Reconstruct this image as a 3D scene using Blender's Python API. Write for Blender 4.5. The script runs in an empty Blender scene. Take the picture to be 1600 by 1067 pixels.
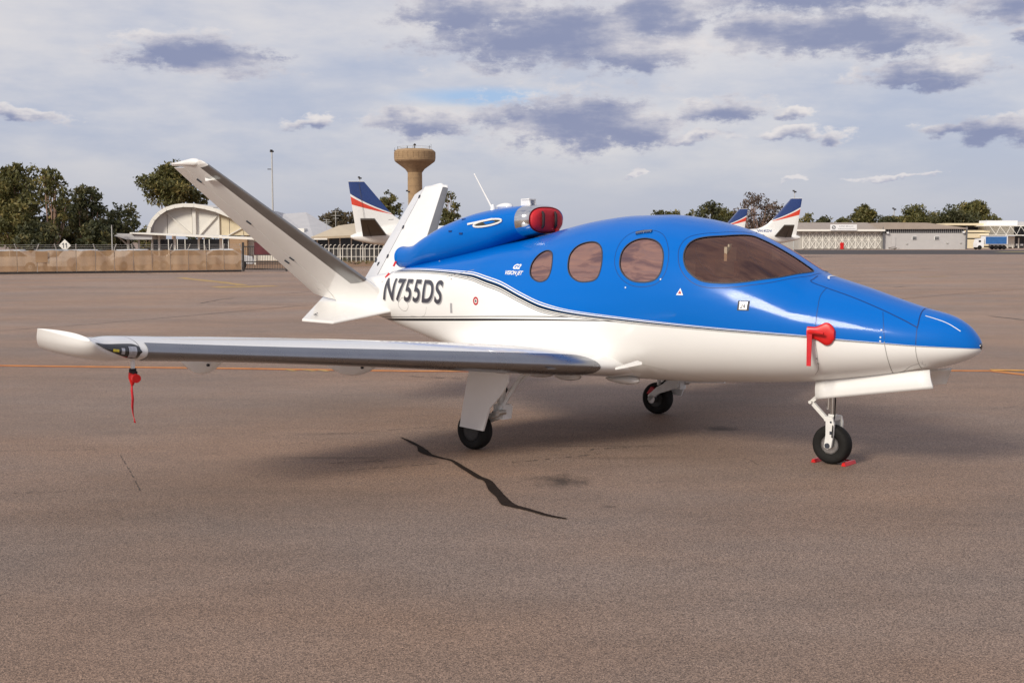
import bpy, bmesh, math, random
import numpy as np
from mathutils import Vector, Matrix
sc = bpy.context.scene
COL = sc.collection
R = math.radians
# ------------------------------------------------------------------ camera
EYE = 2.06
cam_d = bpy.data.cameras.new('camera'); cam = bpy.data.objects.new('camera', cam_d); COL.objects.link(cam)
cam_d.sensor_width = 36.0; cam_d.lens = 36.0*1865/1600
cam_d.clip_start = .1; cam_d.clip_end = 6000
PITCH = math.atan((533.5-375)/1865)
cam.location = (0, 0, EYE); cam.rotation_euler = (math.pi/2-PITCH, 0, 0)
sc.camera = cam
# ------------------------------------------------------------------ exposure
sc.view_settings.view_transform = 'Standard'; sc.view_settings.look = 'None'
sc.view_settings.exposure = 0; sc.view_settings.gamma = 1; sc.view_settings.use_curve_mapping = False
# ------------------------------------------------------------------ sun: soft, through thin cloud, from behind the camera and to the left
SUN_EL, SUN_AZ = 30.0, 221.0          # azimuth clockwise from +Y
sun_d = bpy.data.lights.new('sun', 'SUN'); sun = bpy.data.objects.new('sun', sun_d); COL.objects.link(sun)
sun_d.energy = 3.2; sun_d.angle = R(15); sun_d.color = (1, .925, .81)
_s = Vector((math.sin(R(SUN_AZ))*math.cos(R(SUN_EL)), math.cos(R(SUN_AZ))*math.cos(R(SUN_EL)), math.sin(R(SUN_EL))))
sun.rotation_euler = _s.to_track_quat('Z', 'Y').to_euler()
# ------------------------------------------------------------------ world: sky texture seen through high cloud, with low cumulus
world = bpy.data.worlds.new('World'); sc.world = world; world.use_nodes = True
def build_sky():
    nt = world.node_tree; nt.nodes.clear()
    N = nt.nodes.new; L = nt.links.new
    def put(sock, v):
        if hasattr(v, 'is_linked') or isinstance(v, bpy.types.NodeSocket): L(v, sock)
        else: sock.default_value = v
    def mth(op, a, b=None, c=None, clamp=False):
        n = N('ShaderNodeMath'); n.operation = op; n.use_clamp = clamp
        for i, v in enumerate((a, b, c)):
            if v is not None: put(n.inputs[i], v)
        return n.outputs[0]
    def smooth(v, lo, hi):
        n = N('ShaderNodeMapRange'); n.interpolation_type = 'SMOOTHSTEP'
        put(n.inputs['Value'], v); n.inputs['From Min'].default_value = lo; n.inputs['From Max'].default_value = hi
        return n.outputs['Result']
    def mix(f, a, b):
        n = N('ShaderNodeMix'); n.data_type = 'RGBA'
        put(n.inputs[0], f); put(n.inputs[6], a); put(n.inputs[7], b); return n.outputs[2]
    def noise(vec, scale, detail=5, rough=.55):
        n = N('ShaderNodeTexNoise'); L(vec, n.inputs['Vector']); n.inputs['Scale'].default_value = scale
        n.inputs['Detail'].default_value = detail; n.inputs['Roughness'].default_value = rough; return n.outputs['Fac']
    def comb(x, y, z):
        n = N('ShaderNodeCombineXYZ')
        for i, v in enumerate((x, y, z)): put(n.inputs[i], v)
        return n.outputs[0]
    tc = N('ShaderNodeTexCoord'); sep = N('ShaderNodeSeparateXYZ'); L(tc.outputs['Generated'], sep.inputs[0])
    x, y, z = sep.outputs
    sky = N('ShaderNodeTexSky'); sky.sky_type = 'NISHITA'; sky.sun_disc = False
    sky.sun_elevation = R(SUN_EL); sky.sun_rotation = R(SUN_AZ); sky.dust_density = 2.0
    az = mth('ARCTAN2', x, y); el = mth('ARCSINE', z)
    # high thin cloud, laid out on a flat layer so that it streams towards the horizon
    zz = mth('ADD', mth('MAXIMUM', z, 0), .12)
    px, py = mth('DIVIDE', x, zz), mth('DIVIDE', y, zz)
    layer = comb(px, mth('MULTIPLY', py, .55), 0)
    n1 = noise(layer, .55, 6, .55)
    n2 = noise(comb(mth('MULTIPLY', az, 1.0), mth('MULTIPLY', el, 3.2), 3.1), 4.2, 6, .6)
    veil = mth('ADD', mth('MULTIPLY', n1, .5), mth('MULTIPLY', n2, .6))
    veil = smooth(veil, .41, .66)
    high = mix(veil, (4.7, 5.15, 6.6, 1), (7.7, 7.4, 7.55, 1))
    low_h = smooth(el, .0, .10)
    high = mix(low_h, (5.3, 5.55, 6.5, 1), high)
    base = mix(.87, sky.outputs[0], high)
    gp = N('ShaderNodeVectorMath'); gp.operation = 'MULTIPLY_ADD'; L(comb(az, el, 0), gp.inputs[0]); gp.inputs[1].default_value = (1865/150, 1865/17, 0); gp.inputs[2].default_value = (45/150, -218/17, 0)
    gl_ = N('ShaderNodeVectorMath'); gl_.operation = 'LENGTH'; L(gp.outputs[0], gl_.inputs[0])
    base = mix(mth('MULTIPLY', smooth(mth('SUBTRACT', 1.15, mth('ADD', gl_.outputs['Value'], mth('MULTIPLY', mth('SUBTRACT', n2, .5), 1.2))), 0, .9), .8), base, (3.3, 5.2, 7.9, 1))
    # cumulus: each cloud (azimuth, elevation, half width, half height) in pixels of the view, turned into angles
    CL = [(312,96,118,27),(270,88,60,20),(55,187,46,10),(490,184,30,9),(660,184,92,20),(645,176,50,16),
          (900,182,150,40),(960,196,80,30),(800,178,60,16),(880,58,225,48),(960,84,130,22),(740,24,120,30),(1020,30,100,40),(1290,2,250,28),
          (1270,60,160,32),(1390,78,100,24),(1180,62,90,30),(1128,171,62,17),(1440,122,92,15),(1420,130,50,14),(1575,34,85,22),(1590,72,40,12),
          (1565,210,75,17),(1480,207,54,9),(1285,216,30,13),(1222,209,42,9),(1085,211,52,7),(1395,271,56,4),(1240,268,16,4),(985,264,12,5),(1240,180,22,8)]
    g = bpy.data.node_groups.new('cumulus_field', 'ShaderNodeTree')
    g.interface.new_socket('P', in_out='INPUT', socket_type='NodeSocketVector'); g.interface.new_socket('F', in_out='OUTPUT', socket_type='NodeSocketFloat')
    gi = g.nodes.new('NodeGroupInput'); go = g.nodes.new('NodeGroupOutput'); last = None
    for cx, cy, w, h in CL:
        a, e = math.atan((cx-800)/1865), (375-cy)/1865; w *= 1.2/1865; h *= 1.25/1865
        n = g.nodes.new('ShaderNodeVectorMath'); n.operation = 'MULTIPLY_ADD'
        g.links.new(gi.outputs[0], n.inputs[0]); n.inputs[1].default_value = (1/w, 1/h, 0); n.inputs[2].default_value = (-a/w, -e/h, 0)
        l = g.nodes.new('ShaderNodeVectorMath'); l.operation = 'LENGTH'; g.links.new(n.outputs[0], l.inputs[0])
        if last is None: last = l.outputs['Value']
        else:
            m = g.nodes.new('ShaderNodeMath'); m.operation = 'MINIMUM'
            g.links.new(last, m.inputs[0]); g.links.new(l.outputs['Value'], m.inputs[1]); last = m.outputs[0]
    s = g.nodes.new('ShaderNodeMath'); s.operation = 'SUBTRACT'; s.inputs[0].default_value = 1; g.links.new(last, s.inputs[1]); g.links.new(s.outputs[0], go.inputs[0])
    P0 = comb(az, el, 0)
    wv = comb(az, mth('MULTIPLY', el, 1.9), 0)
    def colnoise(vec, scale, detail, rough):
        n = N('ShaderNodeTexNoise'); L(vec, n.inputs['Vector']); n.inputs['Scale'].default_value = scale
        n.inputs['Detail'].default_value = detail; n.inputs['Roughness'].default_value = rough; return n.outputs['Color']
    def vm(op, a, b):
        n = N('ShaderNodeVectorMath'); n.operation = op; put(n.inputs[0], a); put(n.inputs[1], b); return n.outputs[0]
    wob = vm('ADD', vm('MULTIPLY', vm('SUBTRACT', colnoise(wv, 22, 4, .6), (.5, .5, .5)), (.075, .030, 0)), (0, .005, 0))
    P = vm('ADD', P0, wob)
    fine = mth('SUBTRACT', noise(wv, 52, 11, .72), .5); mid = mth('SUBTRACT', noise(wv, 26, 6, .6), .5)
    lay = mth('SUBTRACT', noise(comb(az, mth('MULTIPLY', el, 3.4), 5.7), 15, 7, .58), .5); lay2 = mth('SUBTRACT', noise(comb(az, mth('MULTIPLY', mth('ADD', el, .006), 3.4), 5.7), 15, 7, .58), .5)
    def field(Pv):
        n = N('ShaderNodeGroup'); n.node_tree = g; L(Pv, n.inputs[0]); return n.outputs[0]
    F0 = mth('ADD', field(P), mth('ADD', mth('MULTIPLY', fine, 1.5), mth('MULTIPLY', mid, .9)))
    F1 = mth('ADD', field(vm('ADD', P, (.002, .0045, 0))), mth('ADD', mth('MULTIPLY', fine, .9), mth('MULTIPLY', lay, 3.4)))
    F1 = mth('ADD', F1, mth('MULTIPLY', mth('SUBTRACT', lay2, lay), 2.2))
    # the rest of the sky round about carries the same broken cumulus
    out = mth('MAXIMUM', smooth(mth('ABSOLUTE', az), .46, .60), smooth(el, .215, .30))
    gen = mth('MULTIPLY', mth('SUBTRACT', noise(comb(px, py, 0), 2.6, 9, .60), .475), 5.5)
    gen = mth('SUBTRACT', mth('MULTIPLY', mth('ADD', gen, .6), out), .6)
    F0 = mth('MAXIMUM', F0, gen); F1 = mth('MAXIMUM', F1, mth('SUBTRACT', gen, .1))
    alpha = mth('MULTIPLY', smooth(F0, -.14, .46), .94)
    core = smooth(F1, -.72, 1.0)
    ccol = mix(core, (8.1, 7.7, 7.6, 1), (2.5, 2.85, 4.4, 1))
    ccol = mix(smooth(el, .0, .09), mix(.5, ccol, (5.4, 5.5, 6.4, 1)), ccol)
    fin = mix(alpha, base, ccol)
    bg = N('ShaderNodeBackground'); L(fin, bg.inputs['Color']); bg.inputs['Strength'].default_value = .1
    o = N('ShaderNodeOutputWorld'); L(bg.outputs[0], o.inputs['Surface'])
build_sky()
# ------------------------------------------------------------------ materials
MATS = {}
def node_mat(name):
    m = bpy.data.materials.new(name); m.use_nodes = True; MATS[name] = m
    nt = m.node_tree; return m, nt, nt.nodes['Principled BSDF'], nt.nodes.new, nt.links.new
def plain(name, col, rough=.6, metal=0, coat=0, var=.12, scale=6.0, bump=0, bscale=40, spec=.5):
    """a procedural surface: a base colour broken by two noises, with a little relief when asked"""
    m, nt, b, N, L = node_mat(name)
    tc = N('ShaderNodeTexCoord')
    n = N('ShaderNodeTexNoise'); n.inputs['Scale'].default_value = scale; n.inputs['Detail'].default_value = 6; n.inputs['Roughness'].default_value = .65
    L(tc.outputs['Object'], n.inputs['Vector'])
    mr = N('ShaderNodeMapRange'); mr.inputs['From Min'].default_value = .3; mr.inputs['From Max'].default_value = .7
    mr.inputs['To Min'].default_value = 1-var; mr.inputs['To Max'].default_value = 1+var
    L(n.outputs['Fac'], mr.inputs['Value'])
    mul = N('ShaderNodeVectorMath'); mul.operation = 'SCALE'; mul.inputs[0].default_value = col; L(mr.outputs[0], mul.inputs['Scale'])
    L(mul.outputs[0], b.inputs['Base Color'])
    r2 = N('ShaderNodeMapRange'); r2.inputs['To Min'].default_value = max(.02, rough-.06); r2.inputs['To Max'].default_value = min(1, rough+.06)
    L(n.outputs['Fac'], r2.inputs['Value']); L(r2.outputs[0], b.inputs['Roughness'])
    b.inputs['Metallic'].default_value = metal; b.inputs['Specular IOR Level'].default_value = spec
    if coat: b.inputs['Coat Weight'].default_value = coat; b.inputs['Coat Roughness'].default_value = .04
    if bump:
        n2 = N('ShaderNodeTexNoise'); n2.inputs['Scale'].default_value = bscale; n2.inputs['Detail'].default_value = 4
        L(tc.outputs['Object'], n2.inputs['Vector'])
        bp = N('ShaderNodeBump'); bp.inputs['Strength'].default_value = bump; bp.inputs['Distance'].default_value = .01
        L(n2.outputs['Fac'], bp.inputs['Height']); L(bp.outputs[0], b.inputs['Normal'])
    return m
# ------------------------------------------------------------------ mesh helpers
class MB:
    """collects shapes and links them as ONE mesh object"""
    def __init__(s): s.v = []; s.f = []; s.mi = []; s.cur = 0
    def mat(s, i): s.cur = i; return s
    def add(s, vs, fs):
        o = len(s.v); s.v += [tuple(map(float, p)) for p in vs]
        s.f += [tuple(o+int(i) for i in f) for f in fs]; s.mi += [s.cur]*len(fs); return s
    def box(s, c, d, rz=0, m=None):
        hx, hy, hz = d[0]/2, d[1]/2, d[2]/2; ca, sa = math.cos(rz), math.sin(rz); vs = []
        for a in (-1, 1):
            for b in (-1, 1):
                for e in (-1, 1):
                    px, py = a*hx, b*hy
                    p = (c[0]+px*ca-py*sa, c[1]+px*sa+py*ca, c[2]+e*hz); vs.append(tuple(m @ Vector(p)) if m else p)
        return s.add(vs, [(0,1,3,2),(4,6,7,5),(0,4,5,1),(2,3,7,6),(0,2,6,4),(1,5,7,3)])
    def bar(s, a, b, w, h=None, up=(0, 0, 1)):
        """rectangular bar from a to b"""
        a, b = Vector(a), Vector(b); h = w if h is None else h
        d = (b-a).normalized(); u = Vector(up); sd = d.cross(u)
        if sd.length < 1e-4: sd = d.cross(Vector((1, 0, 0)))
        sd.normalize(); u = sd.cross(d); vs = []
        for p in (a, b):
            for i, j in ((-1,-1),(1,-1),(1,1),(-1,1)): vs.append(p+sd*(i*w/2)+u*(j*h/2))
        return s.add(vs, [(0,1,2,3),(7,6,5,4),(0,4,5,1),(1,5,6,2),(2,6,7,3),(3,7,4,0)])
    def tube(s, pts, rad, n=8, cap=True):
        pts = [Vector(p) for p in pts]
        if not hasattr(rad, '__len__'): rad = [rad]*len(pts)
        vs = []; fs = []; pu = None
        for i, p in enumerate(pts):
            d = (pts[min(i+1, len(pts)-1)]-pts[max(i-1, 0)]).normalized()
            u = pu - d*pu.dot(d) if pu is not None else d.cross(Vector((.3, .2, .93)))
            if u.length < 1e-5: u = d.cross(Vector((1, 0, 0)))
            u.normalize(); pu = u; w = d.cross(u)
            for k in range(n):
                a = 2*math.pi*k/n; vs.append(p+(u*math.cos(a)+w*math.sin(a))*rad[i])
        for i in range(len(pts)-1):
            for k in range(n):
                k2 = (k+1) % n; fs.append((i*n+k, i*n+k2, (i+1)*n+k2, (i+1)*n+k))
        if cap: fs.append(tuple(range(n-1, -1, -1))); fs.append(tuple((len(pts)-1)*n+k for k in range(n)))
        return s.add(vs, fs)
    def lathe(s, prof, n=24, c=(0, 0, 0), axis='Z', cap=True):
        vs = []; fs = []
        for r, h in prof:
            for k in range(n):
                a = 2*math.pi*k/n; p = (r*math.cos(a), r*math.sin(a), h)
                if axis == 'Y': p = (p[0], p[2], p[1])
                if axis == 'X': p = (p[2], p[0], p[1])
                vs.append((c[0]+p[0], c[1]+p[1], c[2]+p[2]))
        for i in range(len(prof)-1):
            for k in range(n):
                k2 = (k+1) % n; fs.append((i*n+k, i*n+k2, (i+1)*n+k2, (i+1)*n+k))
        if cap: fs.append(tuple(range(n-1, -1, -1))); fs.append(tuple((len(prof)-1)*n+k for k in range(n)))
        return s.add(vs, fs)
    def prism(s, poly, vec):
        """polygon (3-D points) pushed along vec"""
        n = len(poly); a = [Vector(p) for p in poly]; b = [p+Vector(vec) for p in a]
        return s.add(a+b, [tuple(range(n-1, -1, -1)), tuple(range(n, 2*n))]+[(i, (i+1) % n, n+(i+1) % n, n+i) for i in range(n)])
    def grid(s, G, cu=False, cv=False):
        """G[i][j] points"""
        G = np.asarray(G); n, m = G.shape[:2]; o = []
        for i in range(n if cu else n-1):
            for j in range(m if cv else m-1):
                i2, j2 = (i+1) % n, (j+1) % m; o.append((i*m+j, i2*m+j, i2*m+j2, i*m+j2))
        return s.add(G.reshape(-1, 3), o)
    def build(s, name, mats, parent=None, smooth=True, angle=35, fixn=True):
        me = bpy.data.meshes.new(name); me.from_pydata(s.v, [], s.f)
        ms = mats if isinstance(mats, (list, tuple)) else [mats]
        for m in ms: me.materials.append(m)
        if len(ms) > 1: me.polygons.foreach_set('material_index', s.mi)
        if fixn:
            bm = bmesh.new(); bm.from_mesh(me); bmesh.ops.recalc_face_normals(bm, faces=bm.faces); bm.to_mesh(me); bm.free()
        if smooth: me.shade_smooth(); me.set_sharp_from_angle(angle=R(angle))
        me.update()
        o = bpy.data.objects.new(name, me); COL.objects.link(o)
        if parent: o.parent = parent
        return o
def thing(name, label, cat, loc=(0, 0, 0), rz=0, group=None):
    o = bpy.data.objects.new(name, None); COL.objects.link(o); o.location = loc; o.rotation_euler = (0, 0, rz)
    o.empty_display_size = .2; return tag(o, label, cat, group)
def tag(o, label, cat, group=None):
    o['label'] = label; o['category'] = cat
    if group: o['group'] = group
    return o
def struct(o, kind='structure'): o['kind'] = kind; return o
def at(px, D):
    """side offset of something seen at column px when it stands D metres away"""
    return (px-800)/1865*D*.9964
def hz(py, D):
    """height of something seen at row py when it stands D metres away"""
    return EYE+(375-py)/1865*D
def copy_tree(o, parent=None):
    c = o.copy(); COL.objects.link(c); c.parent = parent
    for ch in list(o.children): copy_tree(ch, c)
    return c
def text_mesh(body, size, shear=0, offset=0, extrude=0, align='LEFT', space=1.0):
    cu = bpy.data.curves.new('lettering', 'FONT'); cu.body = body; cu.size = size; cu.shear = shear; cu.offset = offset
    cu.extrude = extrude; cu.align_x = align; cu.space_character = space; cu.resolution_u = 6
    o = bpy.data.objects.new('lettering', cu); COL.objects.link(o)
    dg = bpy.context.evaluated_depsgraph_get(); me = bpy.data.meshes.new_from_object(o.evaluated_get(dg))
    bpy.data.objects.remove(o); bpy.data.curves.remove(cu); return me
def pchip(xs, ys):
    xs = np.array(xs, float); ys = np.array(ys, float)
    if xs[0] > xs[-1]: xs = xs[::-1]; ys = ys[::-1]
    h = np.diff(xs); d = np.diff(ys)/h; m = np.zeros(len(xs))
    for i in range(1, len(xs)-1):
        if d[i-1]*d[i] > 0:
            w1 = 2*h[i]+h[i-1]; w2 = h[i]+2*h[i-1]
            m[i] = (w1+w2)/(w1/d[i-1]+w2/d[i])
    m[0] = d[0]; m[-1] = d[-1]
    def f(x):
        x = np.clip(np.asarray(x, float), xs[0], xs[-1])
        i = np.clip(np.searchsorted(xs, x)-1, 0, len(h)-1)
        t = (x-xs[i])/h[i]
        return ((1+2*t)*(1-t)**2*ys[i] + t*(1-t)**2*h[i]*m[i] + t*t*(3-2*t)*ys[i+1] + t*t*(t-1)*h[i]*m[i+1])
    return f
# fuselage profile, metres, x forward from the main axle, z up from the ground
NOSE, TAIL = 4.352, -4.08
def _t(x): return np.sqrt(np.maximum(NOSE-np.asarray(x, float), 0))
def _prof(pts):
    f = pchip([float(_t(p[0])) for p in pts], [p[1] for p in pts])
    return lambda x: f(_t(x))
_zt = _prof([(NOSE,1.15),(4.30,1.268),(4.235,1.335),(4.10,1.412),(3.85,1.475),(3.59,1.55),(3.29,1.643),(3.04,1.712),(2.90,1.752),(2.80,1.808),(2.587,1.932),(2.317,2.064),(1.968,2.192),(1.606,2.273),(1.23,2.312),(.84,2.309),(.43,2.272),(.0,2.195),(-.3,2.125),(-.6,2.065),(-.9,2.015),(-1.6,1.895),(-2.2,1.79),(-2.8,1.675),(-3.2,1.61),(-3.7,1.52),(-4.0,1.435),(TAIL,1.37)])
_zb = _prof([(NOSE,1.15),(4.31,1.085),(4.22,1.035),(4.1,.99),(3.85,.92),(3.59,.862),(3.29,.812),(3.04,.775),(2.6,.728),(2.2,.70),(1.6,.662),(1.0,.648),(.4,.645),(-.3,.655),(-.9,.68),(-1.4,.735),(-1.87,.838),(-2.5,.985),(-3.08,1.125),(-3.7,1.24),(-4.0,1.305),(TAIL,1.36)])
_hw = _prof([(NOSE,0),(4.30,.125),(4.22,.19),(4.1,.255),(3.85,.35),(3.59,.425),(3.29,.505),(3.04,.565),(2.6,.67),(2.3,.735),(1.97,.785),(1.6,.82),(1.2,.84),(.84,.84),(.43,.83),(.0,.80),(-.5,.745),(-1.0,.665),(-1.6,.555),(-2.2,.445),(-2.8,.345),(-3.3,.265),(-3.8,.165),(-4.0,.09),(TAIL,.0)])
_zc = _prof([(NOSE,1.15),(4.1,1.16),(3.3,1.19),(2.3,1.28),(1.2,1.37),(.0,1.39),(-1.0,1.37),(-2.0,1.36),(-3.0,1.36),(TAIL,1.36)])
_nl = _prof([(NOSE,2.0),(3.3,2.15),(2.0,2.4),(0,2.5),(-1.5,2.3),(TAIL,2.0)])
_nu = _prof([(NOSE,2.0),(3.0,2.1),(2.4,2.15),(1.2,2.05),(-.2,2.0),(-.9,2.5),(-2.2,2.6),(TAIL,2.0)])
def _bulge(x):
    x = np.asarray(x, float)
    a = np.clip((1.35-x)/.9, 0, 1); b = np.clip((x+1.9)/1.5, 0, 1)
    return .30*(a*a*(3-2*a))*(b*b*(3-2*b))
def fus(x, th):
    """point of the skin; th 0 = starboard side, +90 deg = crown, -90 deg = keel, past that the port side"""
    x = np.asarray(x, float); th = np.asarray(th, float)
    c, s = np.cos(th), np.sin(th)
    n = np.where(s >= 0, _nu(x), _nl(x))
    yy = _hw(x)*np.sign(c)*np.abs(c)**(2/n)
    hh = np.where(s >= 0, _zt(x)-_zc(x), _zc(x)-_zb(x))
    z = _zc(x)+hh*np.sign(s)*np.abs(s)**(2/n)
    g = np.exp(-((z-.84)/.17)**2)*np.where(s < 0, 1, 0)*np.minimum(1, np.abs(c)*1.3)
    y = yy + np.sign(c)*_bulge(x)*g
    return np.stack(np.broadcast_arrays(x, -y, z), -1)
# ------------------------------------------------------------------ the parked jet (x forward from the main axle, y to port)
WHITE = (.83, .82, .795); BLUE = (.0, .132, .52)
plain('white_paint', WHITE, .3, coat=1, var=.03, scale=3)
_bp = plain('blue_paint', BLUE, .35, coat=.6, var=.04, scale=3, spec=.06); _bp.node_tree.nodes['Principled BSDF'].inputs['Coat IOR'].default_value = 1.33
plain('bare_metal', (.33, .335, .355), .28, metal=1, var=.05, scale=5)
plain('chrome', (.74, .73, .72), .12, metal=1, var=.05, scale=5)
plain('boot_metal', (.30, .295, .29), .34, metal=.85, var=.08, scale=5)
plain('steel', (.55, .55, .54), .3, metal=1, var=.1, scale=20)
plain('gear_white', (.72, .71, .68), .4, var=.08, scale=15)
plain('dark_line', (.03, .035, .05), .6, var=.1)
plain('blue_line', (.0, .03, .16), .5, var=.1)
plain('grey_line', (.33, .32, .30), .6, var=.1)
plain('black_rubber', (.014, .013, .012), .75, var=.25, scale=18, bump=.3, bscale=60, spec=.2)
plain('black_gloss', (.01, .01, .012), .12, coat=1, var=.1)
plain('red_fabric', (.55, .012, .02), .62, var=.15, scale=12, bump=.25, bscale=90)
plain('red_plastic', (.62, .012, .012), .38, var=.1, scale=10)
plain('black_strap', (.02, .012, .014), .8, var=.2)
plain('lettering_grey', (.04, .04, .055), .4, coat=.6, var=.15, scale=3)
plain('lettering_shade', (.36, .36, .37), .4, coat=.6, var=.1)
plain('white_print', (.85, .85, .85), .4, coat=.6, var=.03)
plain('red_print', (.45, .02, .03), .4, var=.05)
plain('yellow_led', (.75, .6, .05), .3, var=.2, scale=40)
plain('silver_led', (.5, .5, .52), .25, metal=.6, var=.3, scale=50)
plain('dark_rim', (.06, .058, .055), .5, metal=.4, var=.2, scale=20)
plain('lining', (.06, .045, .038), .8, var=.2)
plain('leather', (.36, .29, .21), .55, var=.12, scale=12)
plain('dash_black', (.02, .02, .022), .6, var=.2)
plain('vent_dark', (.05, .055, .05), .5, metal=.5, var=.3, scale=60)
def livery():
    m, nt, b, N, L = node_mat('livery')
    def attr(n):
        a = N('ShaderNodeAttribute'); a.attribute_name = n; return a.outputs['Fac']
    def mth(op, a, c=None):
        n = N('ShaderNodeMath'); n.operation = op
        for i, v in enumerate((a, c)):
            if v is None: continue
            if isinstance(v, bpy.types.NodeSocket): L(v, n.inputs[i])
            else: n.inputs[i].default_value = v
        return n.outputs[0]
    mr = N('ShaderNodeMapRange'); mr.inputs['From Min'].default_value = -.2; mr.inputs['From Max'].default_value = .05
    L(attr('band'), mr.inputs['Value'])
    cr = N('ShaderNodeValToRGB'); cr.color_ramp.interpolation = 'CONSTANT'; L(mr.outputs[0], cr.inputs['Fac'])
    W = (*WHITE, 1); K = (.02, .02, .022, 1); B = (*BLUE, 1)
    stops = [(0, W), (.196, K), (.24, W), (.305, K), (.365, W), (.42, K), (.48, (.0, .02, .06, 1)), (.54, (.0, .06, .20, 1)), (.592, W), (.67, B), (.745, W), (.80, B)]
    e = cr.color_ramp.elements
    e[0].position, e[0].color = stops[0]; e[1].position, e[1].color = stops[1]
    for p, c in stops[2:]: q = e.new(p); q.color = c
    low = mth('LESS_THAN', mth('ABSOLUTE', attr('low')), attr('low_half'))
    low2 = mth('MULTIPLY', mth('LESS_THAN', mth('ABSOLUTE', mth('SUBTRACT', attr('low'), .034)), .0045), mth('GREATER_THAN', attr('low_half'), .006))
    mx = N('ShaderNodeMix'); mx.data_type = 'RGBA'; L(mth('MAXIMUM', low, low2), mx.inputs[0]); L(cr.outputs['Color'], mx.inputs[6]); mx.inputs[7].default_value = K
    tc = N('ShaderNodeTexCoord'); n = N('ShaderNodeTexNoise'); n.inputs['Scale'].default_value = 2.5; n.inputs['Detail'].default_value = 7
    mpv = N('ShaderNodeMapping'); mpv.inputs['Scale'].default_value = (.5, 3, 3.5); L(tc.outputs['Object'], mpv.inputs[0]); L(mpv.outputs[0], n.inputs['Vector'])
    mr2 = N('ShaderNodeMapRange'); mr2.inputs['To Min'].default_value = .96; mr2.inputs['To Max'].default_value = 1.03; L(n.outputs['Fac'], mr2.inputs['Value'])
    sc_ = N('ShaderNodeVectorMath'); sc_.operation = 'SCALE'; L(mx.outputs[2], sc_.inputs[0]); L(mr2.outputs[0], sc_.inputs['Scale'])
    L(sc_.outputs[0], b.inputs['Base Color'])
    b.inputs['Roughness'].default_value = .35; b.inputs['Coat Weight'].default_value = .6; b.inputs['Coat IOR'].default_value = 1.33; b.inputs['Specular IOR Level'].default_value = .06
    r = N('ShaderNodeMapRange'); r.inputs['From Min'].default_value = .35; r.inputs['From Max'].default_value = .65; r.inputs['To Min'].default_value = .07; r.inputs['To Max'].default_value = .20; L(n.outputs['Fac'], r.inputs['Value']); L(r.outputs[0], b.inputs['Coat Roughness'])
    bp = N('ShaderNodeBump'); bp.inputs['Strength'].default_value = .04; bp.inputs['Distance'].default_value = .004
    n3 = N('ShaderNodeTexNoise'); n3.inputs['Scale'].default_value = 5; n3.inputs['Detail'].default_value = 1; L(tc.outputs['Object'], n3.inputs['Vector'])
    L(n3.outputs['Fac'], bp.inputs['Height']); L(bp.outputs[0], b.inputs['Coat Normal'])
    return m
livery()
def tinted_glass(name, refl, tint):
    m, nt, b, N, L = node_mat(name); nt.nodes.remove(b)
    out = nt.nodes['Material Output']
    g = N('ShaderNodeBsdfGlossy'); g.inputs['Color'].default_value = (.94, .53, .41, 1); g.inputs['Roughness'].default_value = .02
    t = N('ShaderNodeBsdfTransparent'); t.inputs['Color'].default_value = tint
    f = N('ShaderNodeFresnel'); f.inputs['IOR'].default_value = 1.5
    a = N('ShaderNodeMath'); a.operation = 'MULTIPLY_ADD'; a.inputs[1].default_value = 1.2; a.inputs[2].default_value = refl; L(f.outputs[0], a.inputs[0])
    mx = N('ShaderNodeMixShader'); L(a.outputs[0], mx.inputs[0]); L(t.outputs[0], mx.inputs[1]); L(g.outputs[0], mx.inputs[2]); L(mx.outputs[0], out.inputs['Surface'])
    return m
tinted_glass('tinted_glass', .58, (.36, .29, .26, 1)); tinted_glass('windscreen_glass', .16, (.90, .80, .70, 1))

jet = thing('private_jet', 'blue and white single-engine jet with V tail parked in the foreground', 'jet', (.685, 12.9, 0), R(-41.1))
band_z = pchip([-2.62,-1.925,-1.394,-.98,-.63,-.47,-.119,.19,.557,1.252,2.131,2.71,3.029,3.27,3.666,3.937,4.236,4.36],
               [1.715,1.731,1.724,1.716,1.664,1.632,1.522,1.431,1.368,1.318,1.267,1.238,1.222,1.204,1.183,1.168,1.158,1.15])
band_w = pchip([-2.7,-1.5,-1.03,-.6,.15,.56,1.25,2.13,2.7,3.03,3.7,4.3], [.34,.38,.58,.72,.70,.50,.37,.25,.20,.17,.10,.04])
low_z = pchip([-3.1,-1.345,-.438,.325,1.156], [1.075,1.171,1.219,1.253,1.28])
low_t = pchip([-3.1,-2.6,-1.0,.2,1.1,1.16], [.013,.015,.013,.0075,.002,0])
def skin_y(x, z):
    """half breadth of the fuselage at (x, z)"""
    x = np.asarray(x, float); z = np.asarray(z, float)
    up = z >= _zc(x); hh = np.where(up, _zt(x)-_zc(x), _zc(x)-_zb(x)); n = np.where(up, _nu(x), _nl(x))
    s = np.clip(np.abs(z-_zc(x))/hh, 0, 1); y = _hw(x)*(1-s**n)**(1/n)
    return y + np.where(up, 0, _bulge(x)*np.exp(-((z-.84)/.17)**2)*np.minimum(1, 1.3*np.sqrt(np.maximum(0, 1-s**n))))
def skin(x, th, off=0.0):
    """skin point pushed off along the outward normal"""
    p = fus(x, th)
    if off == 0: return p
    e = 1e-3; a = fus(x+e, th)-fus(x-e, th); b = fus(x, th+e)-fus(x, th-e); n = np.cross(a, b)
    n /= np.linalg.norm(n, axis=-1, keepdims=True)+1e-12
    c = np.stack(np.broadcast_arrays(x, 0*p[..., 1], _zc(x)), -1)
    sgn = np.sign(np.sum(n*(p-c), -1, keepdims=True)); return p+n*sgn*off
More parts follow.
